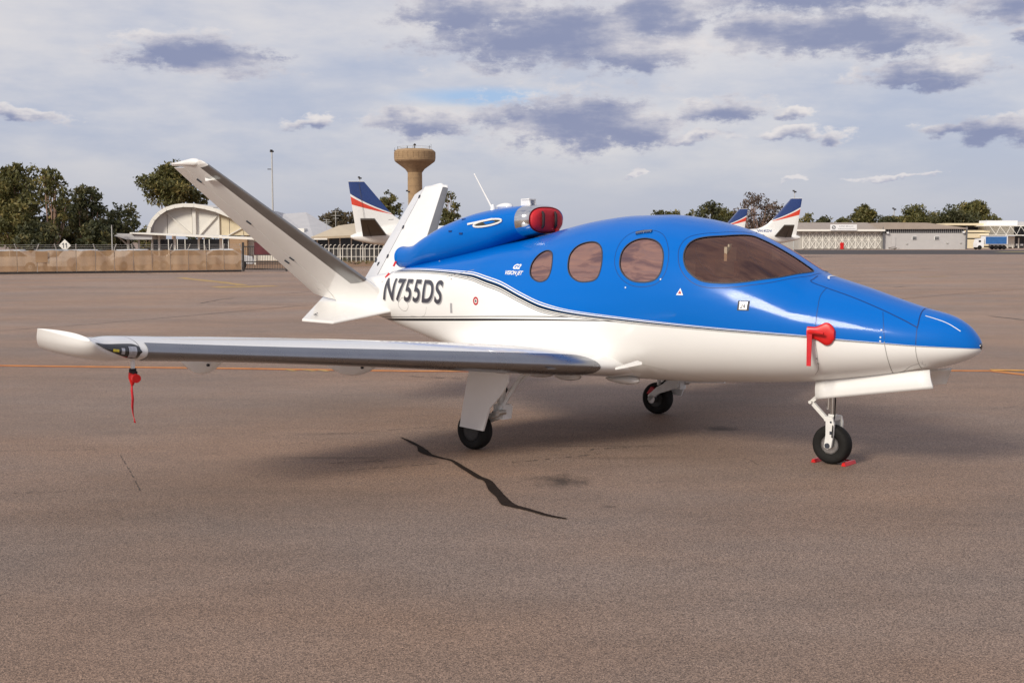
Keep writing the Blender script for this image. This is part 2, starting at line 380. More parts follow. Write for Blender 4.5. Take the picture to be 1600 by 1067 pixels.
def closed_curve(pts, n=72):
    """smooth closed curve through (x, angle) points, angles given in degrees"""
    P = np.array(pts, float); P[:, 1] = np.radians(P[:, 1]); m = len(P); o = []
    for k in range(n):
        t = k*m/n; i = int(t); f = t-i; p0, p1, p2, p3 = P[(i-1) % m], P[i % m], P[(i+1) % m], P[(i+2) % m]
        o.append(.5*((2*p1)+(-p0+p2)*f+(2*p0-5*p1+4*p2-p3)*f*f+(-p0+3*p1-3*p2+p3)*f**3))
    return np.array(o)
WIN = {
 'rear': [(-.042,27.5),(-.048,33.5),(-.015,39.5),(.045,42.6),(.113,42.6),(.18,39.9),(.225,35.2),(.262,27.9),(.265,22),(.232,18.2),(.151,17),(.065,18.6),(-.008,22.2)],
 'middle': [(.47,30.2),(.455,36.2),(.482,41.6),(.547,44.8),(.654,45.8),(.75,44.2),(.835,39.6),(.888,32.9),(.91,26.2),(.902,20.5),(.856,17.5),(.74,16.4),(.644,17.2),(.557,20.2),(.502,24.5)],
 'door': [(1.113,30.9),(1.102,36.2),(1.12,41.3),(1.175,45.6),(1.272,48),(1.387,47.7),(1.48,45),(1.556,39.6),(1.595,33),(1.603,25.8),(1.567,20.8),(1.484,18.4),(1.358,17.8),(1.262,19.4),(1.185,22.7),(1.137,26.6)],
 'cockpit': [(1.800,36.2),(1.776,42.5),(1.782,48.9),(1.825,54.3),(1.909,59.2),(2.034,65.5),(2.12,72.5),(2.18,79),(2.232,83.2),(2.34,84.2),(2.48,84.6),(2.633,84.6),(2.76,84.2),(2.845,81.5),(2.815,67.5),(2.691,48.6),(2.50,35.4),(2.334,28.6),(2.17,25.2),(2.034,24.4),(1.935,26.6),(1.855,30.4)]}
def side_flip(P): Q = P.copy(); Q[:, 1] = math.pi-Q[:, 1]; return Q
HOLES = []
for k in WIN:
    c = closed_curve(WIN[k], 110 if k == 'cockpit' else 72); HOLES += [(k, c), (k, side_flip(c))]
def inside(P, poly):
    x, y = P[:, 0], P[:, 1]; r = np.zeros(len(P), bool); n = len(poly)
    for i in range(n):
        x1, y1 = poly[i]; x2, y2 = poly[(i+1) % n]
        c = ((y1 > y) != (y2 > y)); xi = (x2-x1)*(y-y1)/(y2-y1+1e-15)+x1; r ^= c & (x < xi)
    return r
def fus_shell(name, mat, parent, x0, x1, nx, nth, off, stripes=False):
    """skin between two stations with the window openings left out"""
    ts = np.linspace(math.sqrt(max(0, NOSE-x1)), math.sqrt(NOSE-x0), nx); xs = NOSE-ts**2
    th = np.linspace(-math.pi/2, 1.5*math.pi, nth, endpoint=False)
    X, T = np.meshgrid(xs, th, indexing='ij'); prm = np.stack([X.ravel(), T.ravel()], 1)
    i, j = np.meshgrid(np.arange(nx-1), np.arange(nth), indexing='ij'); j2 = (j+1) % nth
    Fc = np.stack([i*nth+j, (i+1)*nth+j, (i+1)*nth+j2, i*nth+j2], -1).reshape(-1, 4)
    keep = np.ones(len(Fc), bool); SC = np.array([1, .8])
    for k, poly in HOLES:
        lo, hi = poly.min(0)-.05, poly.max(0)+.05
        near = np.where((prm[:, 0] > lo[0]) & (prm[:, 0] < hi[0]) & (prm[:, 1] > lo[1]) & (prm[:, 1] < hi[1]))[0]
        ins = np.zeros(len(prm), bool); ins[near] = inside(prm[near], poly)
        keep &= ~ins[Fc].all(1)
        edge = np.unique(Fc[keep & ins[Fc].any(1)]); edge = edge[ins[edge]]
        dense = np.concatenate([poly+(np.roll(poly, -1, 0)-poly)*f for f in np.linspace(0, 1, 8, endpoint=False)])
        for v in edge:
            d = ((dense-prm[v])*SC)**2; prm[v] = dense[d.sum(1).argmin()]
    V = skin(prm[:, 0], prm[:, 1], off); Fk = Fc[keep]
    me = bpy.data.meshes.new(name); me.from_pydata(V.tolist(), [], Fk.tolist()); me.materials.append(mat)
    if stripes:
        x, z = V[:, 0], V[:, 2]; aft = x < -2.6
        for n, a in (('band', np.where(aft, -1, (z-band_z(x))/band_w(x))), ('low', z-low_z(x)), ('low_half', np.where((x < 1.15) & (x > -3.05), low_t(x), -1))):
            me.attributes.new(n, 'FLOAT', 'POINT').data.foreach_set('value', a.astype(np.float32))
    bm = bmesh.new(); bm.from_mesh(me); bmesh.ops.delete(bm, geom=[v for v in bm.verts if not v.link_faces], context='VERTS'); bmesh.ops.remove_doubles(bm, verts=bm.verts, dist=1e-5); bmesh.ops.recalc_face_normals(bm, faces=bm.faces); bm.to_mesh(me); bm.free()
    me.shade_smooth(); o = bpy.data.objects.new(name, me); COL.objects.link(o); o.parent = parent; return o
fuselage = fus_shell('fuselage', MATS['livery'], jet, TAIL, NOSE, 430, 320, 0, True)
def ribbon(name, prm, width, mat, off=.0015, closed=False, parent=None):
    """thin strip that follows the skin along (x, angle) points"""
    P = np.asarray(prm, float); C = skin(P[:, 0], P[:, 1], off); m = len(P)
    Cn = np.roll(C, -1, 0) if closed else np.vstack([C[1:], C[-1:]]); Cp = np.roll(C, 1, 0) if closed else np.vstack([C[:1], C[:-1]])
    N_ = skin(P[:, 0], P[:, 1], off+.01)-C; t = Cn-Cp; sd = np.cross(t, N_); sd /= np.linalg.norm(sd, axis=1, keepdims=True)+1e-12
    mb = MB(); mb.grid(np.stack([C-sd*width/2, C+sd*width/2], 1), cu=closed); return mb.build(name, mat, parent or fuselage, fixn=False)
def open_curve(pts, n=40):
    P = np.array(pts, float); P[:, 1] = np.radians(P[:, 1]); P = np.vstack([2*P[0]-P[1], P, 2*P[-1]-P[-2]]); m = len(P)-3; o = []
    for k in range(n+1):
        t = min(k*m/n, m-1e-6); i = int(t); f = t-i; p0, p1, p2, p3 = P[i:i+4]
        o.append(.5*((2*p1)+(-p0+p2)*f+(2*p0-5*p1+4*p2-p3)*f*f+(-p0+3*p1-3*p2+p3)*f**3))
    return np.array(o)
for k, c in HOLES:
    ctr = c.mean(0); rings = [ctr+(c-ctr)*s for s in (.02, .25, .5, .7, .85, .95, 1.0)]
    if k == 'cockpit': ctr = np.array([2.28, c[:, 1].mean()]); rings = [ctr+(c-ctr)*s for s in (.02, .15, .3, .45, .6, .75, .88, .95, 1.0)]
    G = np.stack([skin(r[:, 0], r[:, 1], -.004) for r in rings]); mb = MB(); mb.grid(G, cv=True); mb.add(G[0], [tuple(range(G.shape[1]))])
    mb.build('window_pane', MATS['windscreen_glass' if k == 'cockpit' else 'tinted_glass'], fuselage)
    ribbon('window_seal', c, .013, MATS['dark_line'], .003, True)
for s in (0, 1):
    fl = side_flip if s else (lambda P: P)
    ribbon('door_seam', fl(closed_curve([(1.05,30.9),(1.03,37.9),(1.036,45.6),(1.083,52),(1.18,55.6),(1.32,56.2),(1.445,53.9),(1.54,48.2),(1.625,38.9),(1.655,30.2),(1.643,23.5),(1.585,18.2),(1.474,15.6),(1.339,15.2),(1.228,17.5),(1.14,21.5),(1.083,26.2)], 90)), .005, MATS['blue_line'], closed=True)
    ribbon('windscreen_seam', fl(open_curve([(2.894,86.9),(2.855,65.9),(2.672,42.2),(2.469,30.3),(2.295,24.3),(2.121,21.2),(1.99,21.4),(1.875,24.7),(1.783,30.9),(1.725,39.5),(1.710,46.9),(1.74,54.2),(1.83,60.2),(1.976,68),(2.09,77.6),(2.17,88)], 90)), .006, MATS['blue_line'])
    ribbon('nose_hatch_seam', fl(open_curve([(2.913,76.9),(2.918,68),(2.923,61.9),(3.077,58.9),(3.309,55.6),(3.56,49.6),(3.773,40.3),(3.9,31.5),(3.908,30.9),(3.908,38),(3.9,47.9),(3.88,71.9),(3.87,88)], 70)), .010, MATS['blue_line'])
    ribbon('frame_seam', fl(open_curve([(3.077,58.6),(3.068,45.6),(3.087,30.5),(3.097,17.5),(3.104,3)], 30)), .005, MATS['blue_line'])
    ribbon('frame_seam', fl(open_curve([(3.104,2),(3.108,-8),(3.112,-17.5),(3.087,-38.9),(3.019,-52)], 30)), .004, MATS['grey_line'])
    ribbon('frame_seam', fl(open_curve([(3.608,45.2),(3.647,25.9),(3.672,6.2)], 30)), .004, MATS['blue_line'])
    ribbon('frame_seam', fl(open_curve([(3.672,3),(3.686,-15.5),(3.686,-40.9),(3.657,-71.6)], 30)), .006, MATS['grey_line'])
    ribbon('frame_seam', fl(open_curve([(3.908,31),(3.915,16),(3.917,2)], 20)), .006, MATS['blue_line'])
    ribbon('frame_seam', fl(open_curve([(3.917,0),(3.918,-30.6),(3.908,-62)], 20)), .005, MATS['grey_line'])
    ribbon('nose_stripe', fl(open_curve([(3.93,58.5),(4.02,56),(4.12,52.5),(4.22,46)], 20)), .008, MATS['white_print'])
    ribbon('belly_seam', fl(open_curve([(1.35,-40),(1.6,-47),(1.85,-56),(2.05,-68)], 30)), .008, MATS['white_paint'], off=.004)
    ribbon('access_seam', fl(open_curve([(-1.403,24.2),(-1.15,27.5),(-.93,29.9)], 12)), .004, MATS['grey_line'])
    ribbon('access_seam', fl(closed_curve([(-2.12,-6.9),(-2.16,-1.0),(-2.224,1.5),(-2.29,-1.0),(-2.33,-6.9),(-2.29,-13),(-2.224,-15.5),(-2.16,-13)], 32)), .005, MATS['grey_line'], closed=True)
    ribbon('access_seam', fl(open_curve([(-1.75,-5),(-1.78,-12),(-1.85,-17),(-2.1,-21)], 16)), .003, MATS['grey_line'])
    ribbon('nose_crease', fl(open_curve([(3.69,-66),(3.76,-62),(3.84,-48),(3.91,-43)], 20)), .004, MATS['grey_line'])
ribbon('windscreen_lip', open_curve([(3.0,98),(2.985,93),(2.98,88),(2.985,83),(3.02,76)], 20), .018, MATS['white_print'], .006)
for (x, th, mt) in [(3.1,-24,0),(3.1,-31,0),(3.94,-38,0),(3.95,-50,0),(3.64,18,1),(3.64,8,1),(3.64,3,1),(1.25,14,1),(1.62,21,1),(-1.0,22,0),(-1.3,21,0),(-1.75,60,0)]:
    p = skin(np.array([x]), np.array([R(th)]), .001)[0]; mb = MB(); mb.lathe([(.008, -.004), (.007, .004), (.003, .005)], 8, p, 'Y'); mb.build('rivet_head', MATS['white_print' if mt else 'grey_line'], fuselage)
def skin_text(name, body, x0, z0, size, mat, shear=0, offset=0, off=.002, sx=1.0, space=1.0, parent=None, dx=0, dz=0):
    me = text_mesh(body, size, shear, offset, space=space); bm = bmesh.new(); bm.from_mesh(me)
    zs = np.arange(-.1, size*1.2, .03 if size > .12 else .015); w = max((v.co.x for v in bm.verts), default=0)
    for z in zs: bmesh.ops.bisect_plane(bm, geom=bm.verts[:]+bm.edges[:]+bm.faces[:], plane_co=(0, z, 0), plane_no=(0, 1, 0))
    for x in np.arange(.05, w, .06): bmesh.ops.bisect_plane(bm, geom=bm.verts[:]+bm.edges[:]+bm.faces[:], plane_co=(x, 0, 0), plane_no=(1, 0, 0))
    for v in bm.verts:
        x = x0+v.co.x*sx+dx; z = z0+v.co.y+dz; v.co = (x, -float(skin_y(x, z))-off, z)
    bm.normal_update()
    for f in bm.faces:
        if f.normal.y > 0: f.normal_flip()
    bm.to_mesh(me); bm.free(); me.materials.clear(); me.materials.append(mat); me.name = name; me.shade_smooth()
    o = bpy.data.objects.new(name, me); COL.objects.link(o); o.parent = parent or fuselage; return o
skin_text('registration_shade', 'N755DS', -2.66, 1.352, .362, MATS['lettering_shade'], .13, .008, .0025, .89, 1.1, dx=.016, dz=-.012)
skin_text('registration_letters', 'N755DS', -2.66, 1.352, .362, MATS['lettering_grey'], .13, .0065, .005, .89, 1.1)
skin_text('type_lettering', 'VISION JET', -.415, 1.698, .056, MATS['white_print'], .25, .0016, .003, 1.0)
skin_text('emblem_lettering', 'G2', -.325, 1.758, .068, MATS['white_print'], .3, .003, .003, 1.35)
def skin_disc(name, x, z, r0, r1, mat, off):
    a = np.linspace(0, 2*math.pi, 28, endpoint=False); G = []
    for r in (r0, (r0+r1)/2, r1):
        xx = x+r*np.cos(a); zz = z+r*np.sin(a); G.append(np.stack([xx, -skin_y(xx, zz)-off, zz], 1))
    mb = MB(); mb.grid(np.array(G), cv=True); return mb.build(name, mat, fuselage)
skin_disc('oxygen_mark', -.824, 1.402, .026, .046, MATS['red_print'], .002)
skin_disc('oxygen_mark', -.824, 1.402, .004, .014, MATS['dark_line'], .002)
def skin_patch(name, x0, x1, z0, z1, mat, off, thick=0):
    xs = np.linspace(x0, x1, 4); zs = np.linspace(z0, z1, 4); X, Z = np.meshgrid(xs, zs, indexing='ij')
    mb = MB(); mb.grid(np.stack([X, -skin_y(X, Z)-off, Z], -1)); return mb.build(name, mat, fuselage)
skin_patch('static_plate', 2.408, 2.512, 1.425, 1.513, MATS['dark_line'], .003)
pl = skin_patch('static_plate', 2.424, 2.494, 1.434, 1.504, MATS['white_print'], .005)
skin_text('plate_mark', '24', 2.43, 1.446, .06, MATS['dark_line'], .2, 0, .007, .8)
def skin_tri(name, x, z, s, mat, off):
    P = [(x-s, z-s*.8), (x+s, z-s*.8), (x, z+s)]; mb = MB(); mb.add([(a, -float(skin_y(a, b))-off, b) for a, b in P], [(0, 1, 2)]); return mb.build(name, mat, fuselage)
skin_tri('warning_sticker', 1.841, 1.578, .036, MATS['white_print'], .004); skin_tri('warning_sticker', 1.841, 1.576, .018, MATS['red_print'], .006)
skin_patch('placard', -1.29, -1.25, 1.25, 1.36, MATS['lettering_shade'], .002)
# door handle: a short flush bar near the top of the door
hp = skin(np.array([1.165, 1.243, 1.33]), np.radians([51.9, 53.4, 54.4]), .012); mb = MB()
for a, b in ((0, 1), (1, 2)): mb.bar(hp[a], hp[b], .03, .018, up=(0, -.6, .8))
mb.build('door_handle', MATS['bare_metal'], fuselage)
# fuel drain wedge ahead of the wing root and belly fairings
mb = MB(); P5 = [(1.50, -.89, .908), (1.36, -.96, .872), (1.24, -.96, .845), (1.22, -.80, .86), (1.38, -.80, .91)]
mb.add(P5+[(x, y, z-.022) for x, y, z in P5], [(0, 1, 2, 3, 4), (9, 8, 7, 6, 5)]+[(i, (i+1) % 5, 5+(i+1) % 5, 5+i) for i in range(5)]); mb.build('wing_root_step', MATS['white_paint'], fuselage, smooth=False)
def blister(x0, x1, y, z, w, h, mat=MATS['white_paint'], par=None, name='belly_blister'):
    n = 14; G = []
    for i in range(n+1):
        t = i/n; r = max(.02, (math.sin(math.pi*t**.75))**.6); a = np.linspace(0, 2*math.pi, 14, endpoint=False)
        G.append(np.stack([np.full(14, x0+(x1-x0)*t), y+w/2*r*np.cos(a), z+h/2*r*np.sin(a)], 1))
    mb = MB(); mb.grid(np.array(G), cv=True); return mb.build(name, mat, par or fuselage)
blister(1.15, .72, -.42, .66, .16, .09); blister(.55, .2, -.62, .67, .2, .09); blister(.1, -.4, -.5, .66, .24, .1)
# cabin inside the shell
cabin = fus_shell('cabin_lining', MATS['lining'], jet, -.35, 2.96, 150, 200, -.035)
def seat(x, y, front):
    mb = MB(); mb.box((x, y, 1.06), (.46, .44, .16)); mb.box((x-.05, y, .9), (.3, .3, .2))
    s = mb.build('cabin_seat', MATS['leather'], cabin, smooth=False); bv = s.modifiers.new('round', 'BEVEL'); bv.width = .04; bv.segments = 3
    mb = MB(); mb.prism([(x-.2, y-.22, 1.1), (x-.09, y-.22, 1.12), (x-.24, y-.22, 1.68), (x-.33, y-.22, 1.66)], (0, .44, 0)); mb.box((x-.32, y, 1.78), (.09, .26, .18))
    s = mb.build('seat_back', MATS['leather'], cabin, smooth=False); bv = s.modifiers.new('round', 'BEVEL'); bv.width = .03; bv.segments = 3
for x, y in ((1.95, -.36), (1.95, .36), (.95, -.36), (.95, .36), (.1, 0)): seat(x, y, x > 1.5)
mb = MB(); mb.box((.9, 0, .93), (2.2, 1.2, .04)); mb.build('cabin_floor', MATS['lining'], cabin)
mb = MB(); mb.prism([(2.86, -.46, 1.2), (2.45, -.5, 1.2), (2.42, -.5, 1.50), (2.62, -.48, 1.63), (2.82, -.40, 1.60)], (0, .92, 0)); mb.build('instrument_panel', MATS['dash_black'], cabin, smooth=False)
for y in (-.42, .42):
    mb = MB(); mb.box((2.16, y, 1.93), (.03, .17, .13)); mb.box((2.155, y, 2.005), (.015, .05, .03)); mb.build('sun_visor', MATS['leather'], cabin)
mb = MB(); mb.prism([(-.34, -.6, .8), (-.34, .6, .8), (-.34, .6, 1.8), (-.34, .3, 2.03), (-.34, -.3, 2.03), (-.34, -.6, 1.8)], (-.02, 0, 0)); mb.build('cabin_bulkhead', MATS['lining'], cabin, smooth=False)
# ---- engine nacelle on the back
_q = lambda pts: pchip([p[0] for p in pts], [p[1] for p in pts])
nzc = _q([(-2.62,1.855),(-2.4,1.87),(-2.125,1.945),(-1.7,2.045),(-1.3,2.135),(-1.0,2.19),(-.72,2.245),(-.56,2.268),(-.42,2.278)])
nup = _q([(-2.62,.125),(-2.56,.120),(-2.4,.13),(-2.125,.165),(-1.7,.225),(-1.3,.235),(-1.0,.225),(-.72,.192),(-.56,.178),(-.46,.165),(-.42,.148)])
ndn = _q([(-2.62,.135),(-2.4,.17),(-2.125,.2),(-1.7,.26),(-1.3,.28),(-1.0,.26),(-.72,.21),(-.56,.182),(-.46,.165),(-.42,.15)])
nhw = _q([(-2.62,.165),(-2.4,.215),(-2.125,.29),(-1.7,.37),(-1.3,.40),(-1.0,.395),(-.72,.37),(-.56,.348),(-.46,.325),(-.42,.305)])
def nac(x, a, k=1.0, ex=2.5):
    x = np.asarray(x, float); c, s = np.cos(a), np.sin(a); h = np.where(s >= 0, nup(x), ndn(x))
    return np.stack(np.broadcast_arrays(x, -nhw(x)*k*np.sign(c)*np.abs(c)**(2/ex), nzc(x)+h*k*np.sign(s)*np.abs(s)**(2/ex)), -1)
aa = np.linspace(0, 2*math.pi, 64, endpoint=False)
mb = MB(); mb.grid(nac(np.linspace(-2.62, -.57, 60)[:, None], aa[None, :]), cv=True); nacelle = mb.build('engine_nacelle', MATS['blue_paint'], jet)
lx = np.linspace(-.57, -.42, 12); G = [nac(np.full(64, x), aa, 1.006) for x in lx]
G += [nac(np.full(64, -.42), aa, k)-np.array([d, 0, 0]) for d, k in ((-.010, .975), (-.006, .94), (.015, .915), (.06, .90), (.25, .86))]
mb = MB(); mb.grid(np.array(G), cv=True); mb.build('inlet_lip', MATS['chrome'], nacelle, angle=60)
G = [nac(np.full(64, x), aa, k, 2.1) for x, k in ((-2.62, 1.0), (-2.66, 1.02), (-2.665, .94), (-2.6, .86), (-2.3, .8))]
mb = MB(); mb.grid(np.array(G), cv=True); mb.add(G[-1], [tuple(range(64))]); mb.build('exhaust_nozzle', MATS['blue_paint'], nacelle)
# cooling scoop on the starboard flank
def nac_side(x, z, off=.0):
    h = nup(x) if z >= nzc(x) else ndn(x); s = min(.999, abs(z-float(nzc(x)))/float(h)); return (x, -float(nhw(x))*(1-s**2.5)**(1/2.5)-off, z)
mb = MB(); ring = []
for k in range(20):
    a = 2*math.pi*k/20; ring.append((-.93+.20*math.cos(a), 2.245+.033*math.sin(a)+.045*math.cos(a)*.6))
mb.add([nac_side(x, z, .004) for x, z in ring], [tuple(range(20))]); sc_o = mb.build('vent_scoop', MATS['vent_dark'], nacelle)
mb = MB(); mb.tube([nac_side(x, z, .008) for x, z in ring+ring[:1]], .011, 6, False); mb.bar(nac_side(-1.22, 2.235, .008), nac_side(-.85, 2.29, .012), .02, .02); mb.build('scoop_rim', MATS['white_paint'], sc_o)
mb = MB(); mb.tube([(-1.15, -.05, 2.40), (-1.2, -.05, 2.47), (-1.43, -.05, 2.80)], [.016, .011, .006], 6); mb.lathe([(.04, 2.38), (.03, 2.42), (.015, 2.46)], 10, (-1.15, -.05, 0)); mb.tube([(-1.425, -.05, 2.795), (-1.44, -.05, 2.815)], .008, 6); mb.build('whip_antenna', MATS['white_paint'], nacelle)
blister(-.86, -1.10, -.05, 2.435, .12, .08, par=nacelle, name='low_antenna')
mb = MB(); mb.prism([(-.56, -.09, 2.42), (-.70, -.09, 2.42), (-.70, -.09, 2.505), (-.58, -.09, 2.515)], (0, .02, 0)); mb.box((-.63, -.04, 2.505), (.12, .12, .012)); mb.prism([(-.56, .0, 2.42), (-.70, .0, 2.42), (-.70, .0, 2.505), (-.58, .0, 2.51)], (0, .02, 0)); mb.build('blade_antenna', MATS['white_paint'], nacelle, smooth=False)
for x, th in ((-1.35, 40), (-1.5, 12), (-1.32, 0)):
    p = nac(np.array([x]), np.array([R(th)]))[0]; mb = MB(); mb.box(p, (.05, .015, .02)); mb.build('drain_lip', MATS['blue_line'], nacelle)
# ---- wings
def foil(s, t):
    """section point for s in -1..1 (lower trailing edge .. nose .. upper trailing edge): chord fraction and height fraction"""
    xc = s*s; yt = 5*t*(.2969*np.sqrt(xc)-.126*xc-.3516*xc**2+.2843*xc**3-.1036*xc**4)
    cm = .018*np.where(xc < .4, (.8*xc-xc*xc)/.16, (.2+.8*xc-xc*xc)/.36); return xc, cm+np.sign(s)*yt
WS = [(.5,1.2,.80, .5,-.75,.775,.145), (1.0,1.08,.848, 1.0,-.78,.825,.150), (5.3,.0,1.226, 5.3,-1.03,1.20,.182), (5.45,.01,1.243, 5.50,-.92,1.195,.20), (5.58,.015,1.268, 5.66,-.79,1.232,.185), (5.66,.02,1.305, 5.74,-.69,1.315,.14), (5.70,.0,1.338, 5.77,-.61,1.41,.05)]
_w = [_q([(-p[0], p[k]*(-1 if k == 3 else 1)) for p in WS][::-1]) for k in (1, 2, 3, 4, 5, 6)]
wx, wz, wt = _w[0], _w[1], _w[5]
def wc(y): return wx(y)-_w[3](y)
def wing_frame(y):
    le = np.stack([wx(y), y, wz(y)], -1); te = np.stack([_w[3](y), _w[2](y), _w[4](y)], -1); return le, te
def wing_pt(y, s, off=0, side=1):
    y = np.asarray(y, float); s = np.asarray(s, float); le, te = wing_frame(y); c = te-le; cl = np.linalg.norm(c, axis=-1, keepdims=True); cd = c/cl
    l2, t2 = wing_frame(y-.01); sp = (l2*.7+t2*.3)-(le*.7+te*.3); n = np.cross(sp, cd); n /= np.linalg.norm(n, axis=-1, keepdims=True); n = n*np.sign(n[..., 2:3])
    xc, zc = foil(s, wt(y)); p = le+cd*(xc[..., None]*cl)+n*(zc[..., None]*cl)
    p = p-cd*(off*(1-np.minimum(1, xc*6)))[..., None]+n*(np.sign(s)*off*np.minimum(1, np.abs(s)*4))[..., None]
    p[..., 1] *= side; return p
SS = np.concatenate([np.linspace(-1, -.4, 12), np.linspace(-.36, .36, 19), np.linspace(.4, 1, 12)])
def make_wing(side):
    ys = np.concatenate([np.linspace(-.5, -5.28, 30)])
    mb = MB(); mb.grid(np.array([wing_pt(np.full(len(SS), y), SS, 0, side) for y in ys]), cv=True); w = mb.build('wing', MATS['white_paint'], jet, angle=50)
    ys = np.linspace(-5.285, -5.695, 30); G = np.array([wing_pt(np.full(len(SS), y), SS, 0, side) for y in ys])
    mb = MB(); mb.grid(G, cv=True); mb.add(G[-1], [tuple(range(len(SS)))]); wl = mb.build('winglet', MATS['white_paint'], w, angle=50)
    ys = np.concatenate([-.985-.27*(1-np.cos(np.linspace(0, math.pi/2, 12))), np.linspace(-1.4, -5.22, 30)]); G = []
    for y in ys:
        k = math.sqrt(max(.0, 1-max(0, (y+1.255)/.27)**2)); ss = np.linspace(-.40, .25, 25)*max(.02, k); G.append(wing_pt(np.full(25, y), ss+(1-k)*-.05, .004, side))
    mb = MB(); mb.grid(np.array(G)); mb.build('leading_edge', MATS['bare_metal'], w, angle=60)
    G = []
    for t in np.linspace(0, 1, 18):
        y = -5.27-.40*t; hi = .20*math.sqrt(1-(1-min(1, t*5))**2)*(1-t)**.5+.004; G.append(wing_pt(np.full(13, y), np.linspace(-.27*math.sqrt(1-(1-min(1, t*5))**2)*(1-t)-.004+.07*t, hi+.07*t, 13), .006, side))
    mb = MB(); mb.grid(np.array(G)); nl = mb.build('navigation_light', MATS['black_gloss'], w, angle=60)
    for y0, y1, s0, s1, m in ((-5.315, -5.385, -.17, .12, 'silver_led'), (-5.42, -5.45, -.08, .07, 'silver_led'), (-5.47, -5.52, -.035, .03, 'yellow_led')):
        mb = MB(); mb.grid(np.array([wing_pt(np.full(6, y), np.linspace(s0, s1, 6), .009, side) for y in np.linspace(y0, y1, 5)])); mb.build('lamp_strip', MATS[m], nl)
    for y in (-4.25, -2.72, -3.5) if side > 0 else (-4.25, -2.72):
        G = []
        for t in np.linspace(0, 1, 14):
            x = float(wx(y))-float(wc(y))*(.50+.56*t); h = .14*math.sin(math.pi*min(1, t*.92+.04))**.7+.01; a = np.linspace(0, 2*math.pi, 12, endpoint=False)
            zt = float(wz(y))+.0*t-.045; G.append(np.stack([np.full(12, x), side*y+.045*np.cos(a)*(h/.15), zt-h*.5+h*.62*np.sin(a)], 1))
        if y != -3.5:
            mb = MB(); mb.grid(np.array(G), cv=True); ff = mb.build('flap_fairing', MATS['white_paint'], w)
            mb = MB(); mb.lathe([(.012, -.05), (.012, .05)], 8, (float(wx(y))-float(wc(y))*.62, side*y, float(wz(y))-.12), 'Y'); mb.build('fairing_bolt', MATS['dark_line'], ff)
    # aileron and flap gaps on the upper face
    for (ya, yb) in ((-1.3, -3.3), (-3.32, -5.2)):
        ys = np.linspace(ya, yb, 10); mb = MB(); mb.grid(np.array([wing_pt(np.full(2, y), np.array([.865, .872]), .002, side) for y in ys])); mb.build('flap_gap', MATS['dark_line'], w)
    mb = MB(); p = wing_pt(np.array([-1.55]), np.array([-.08]), .012, side)[0]; mb.bar(p+np.array([.0, .22*side, -.016]), p+np.array([-.0, -.05*side, .0]), .014, .012); mb.build('stall_strip', MATS['bare_metal'], w)
    return w
wing_r = make_wing(1); wing_l = make_wing(-1)
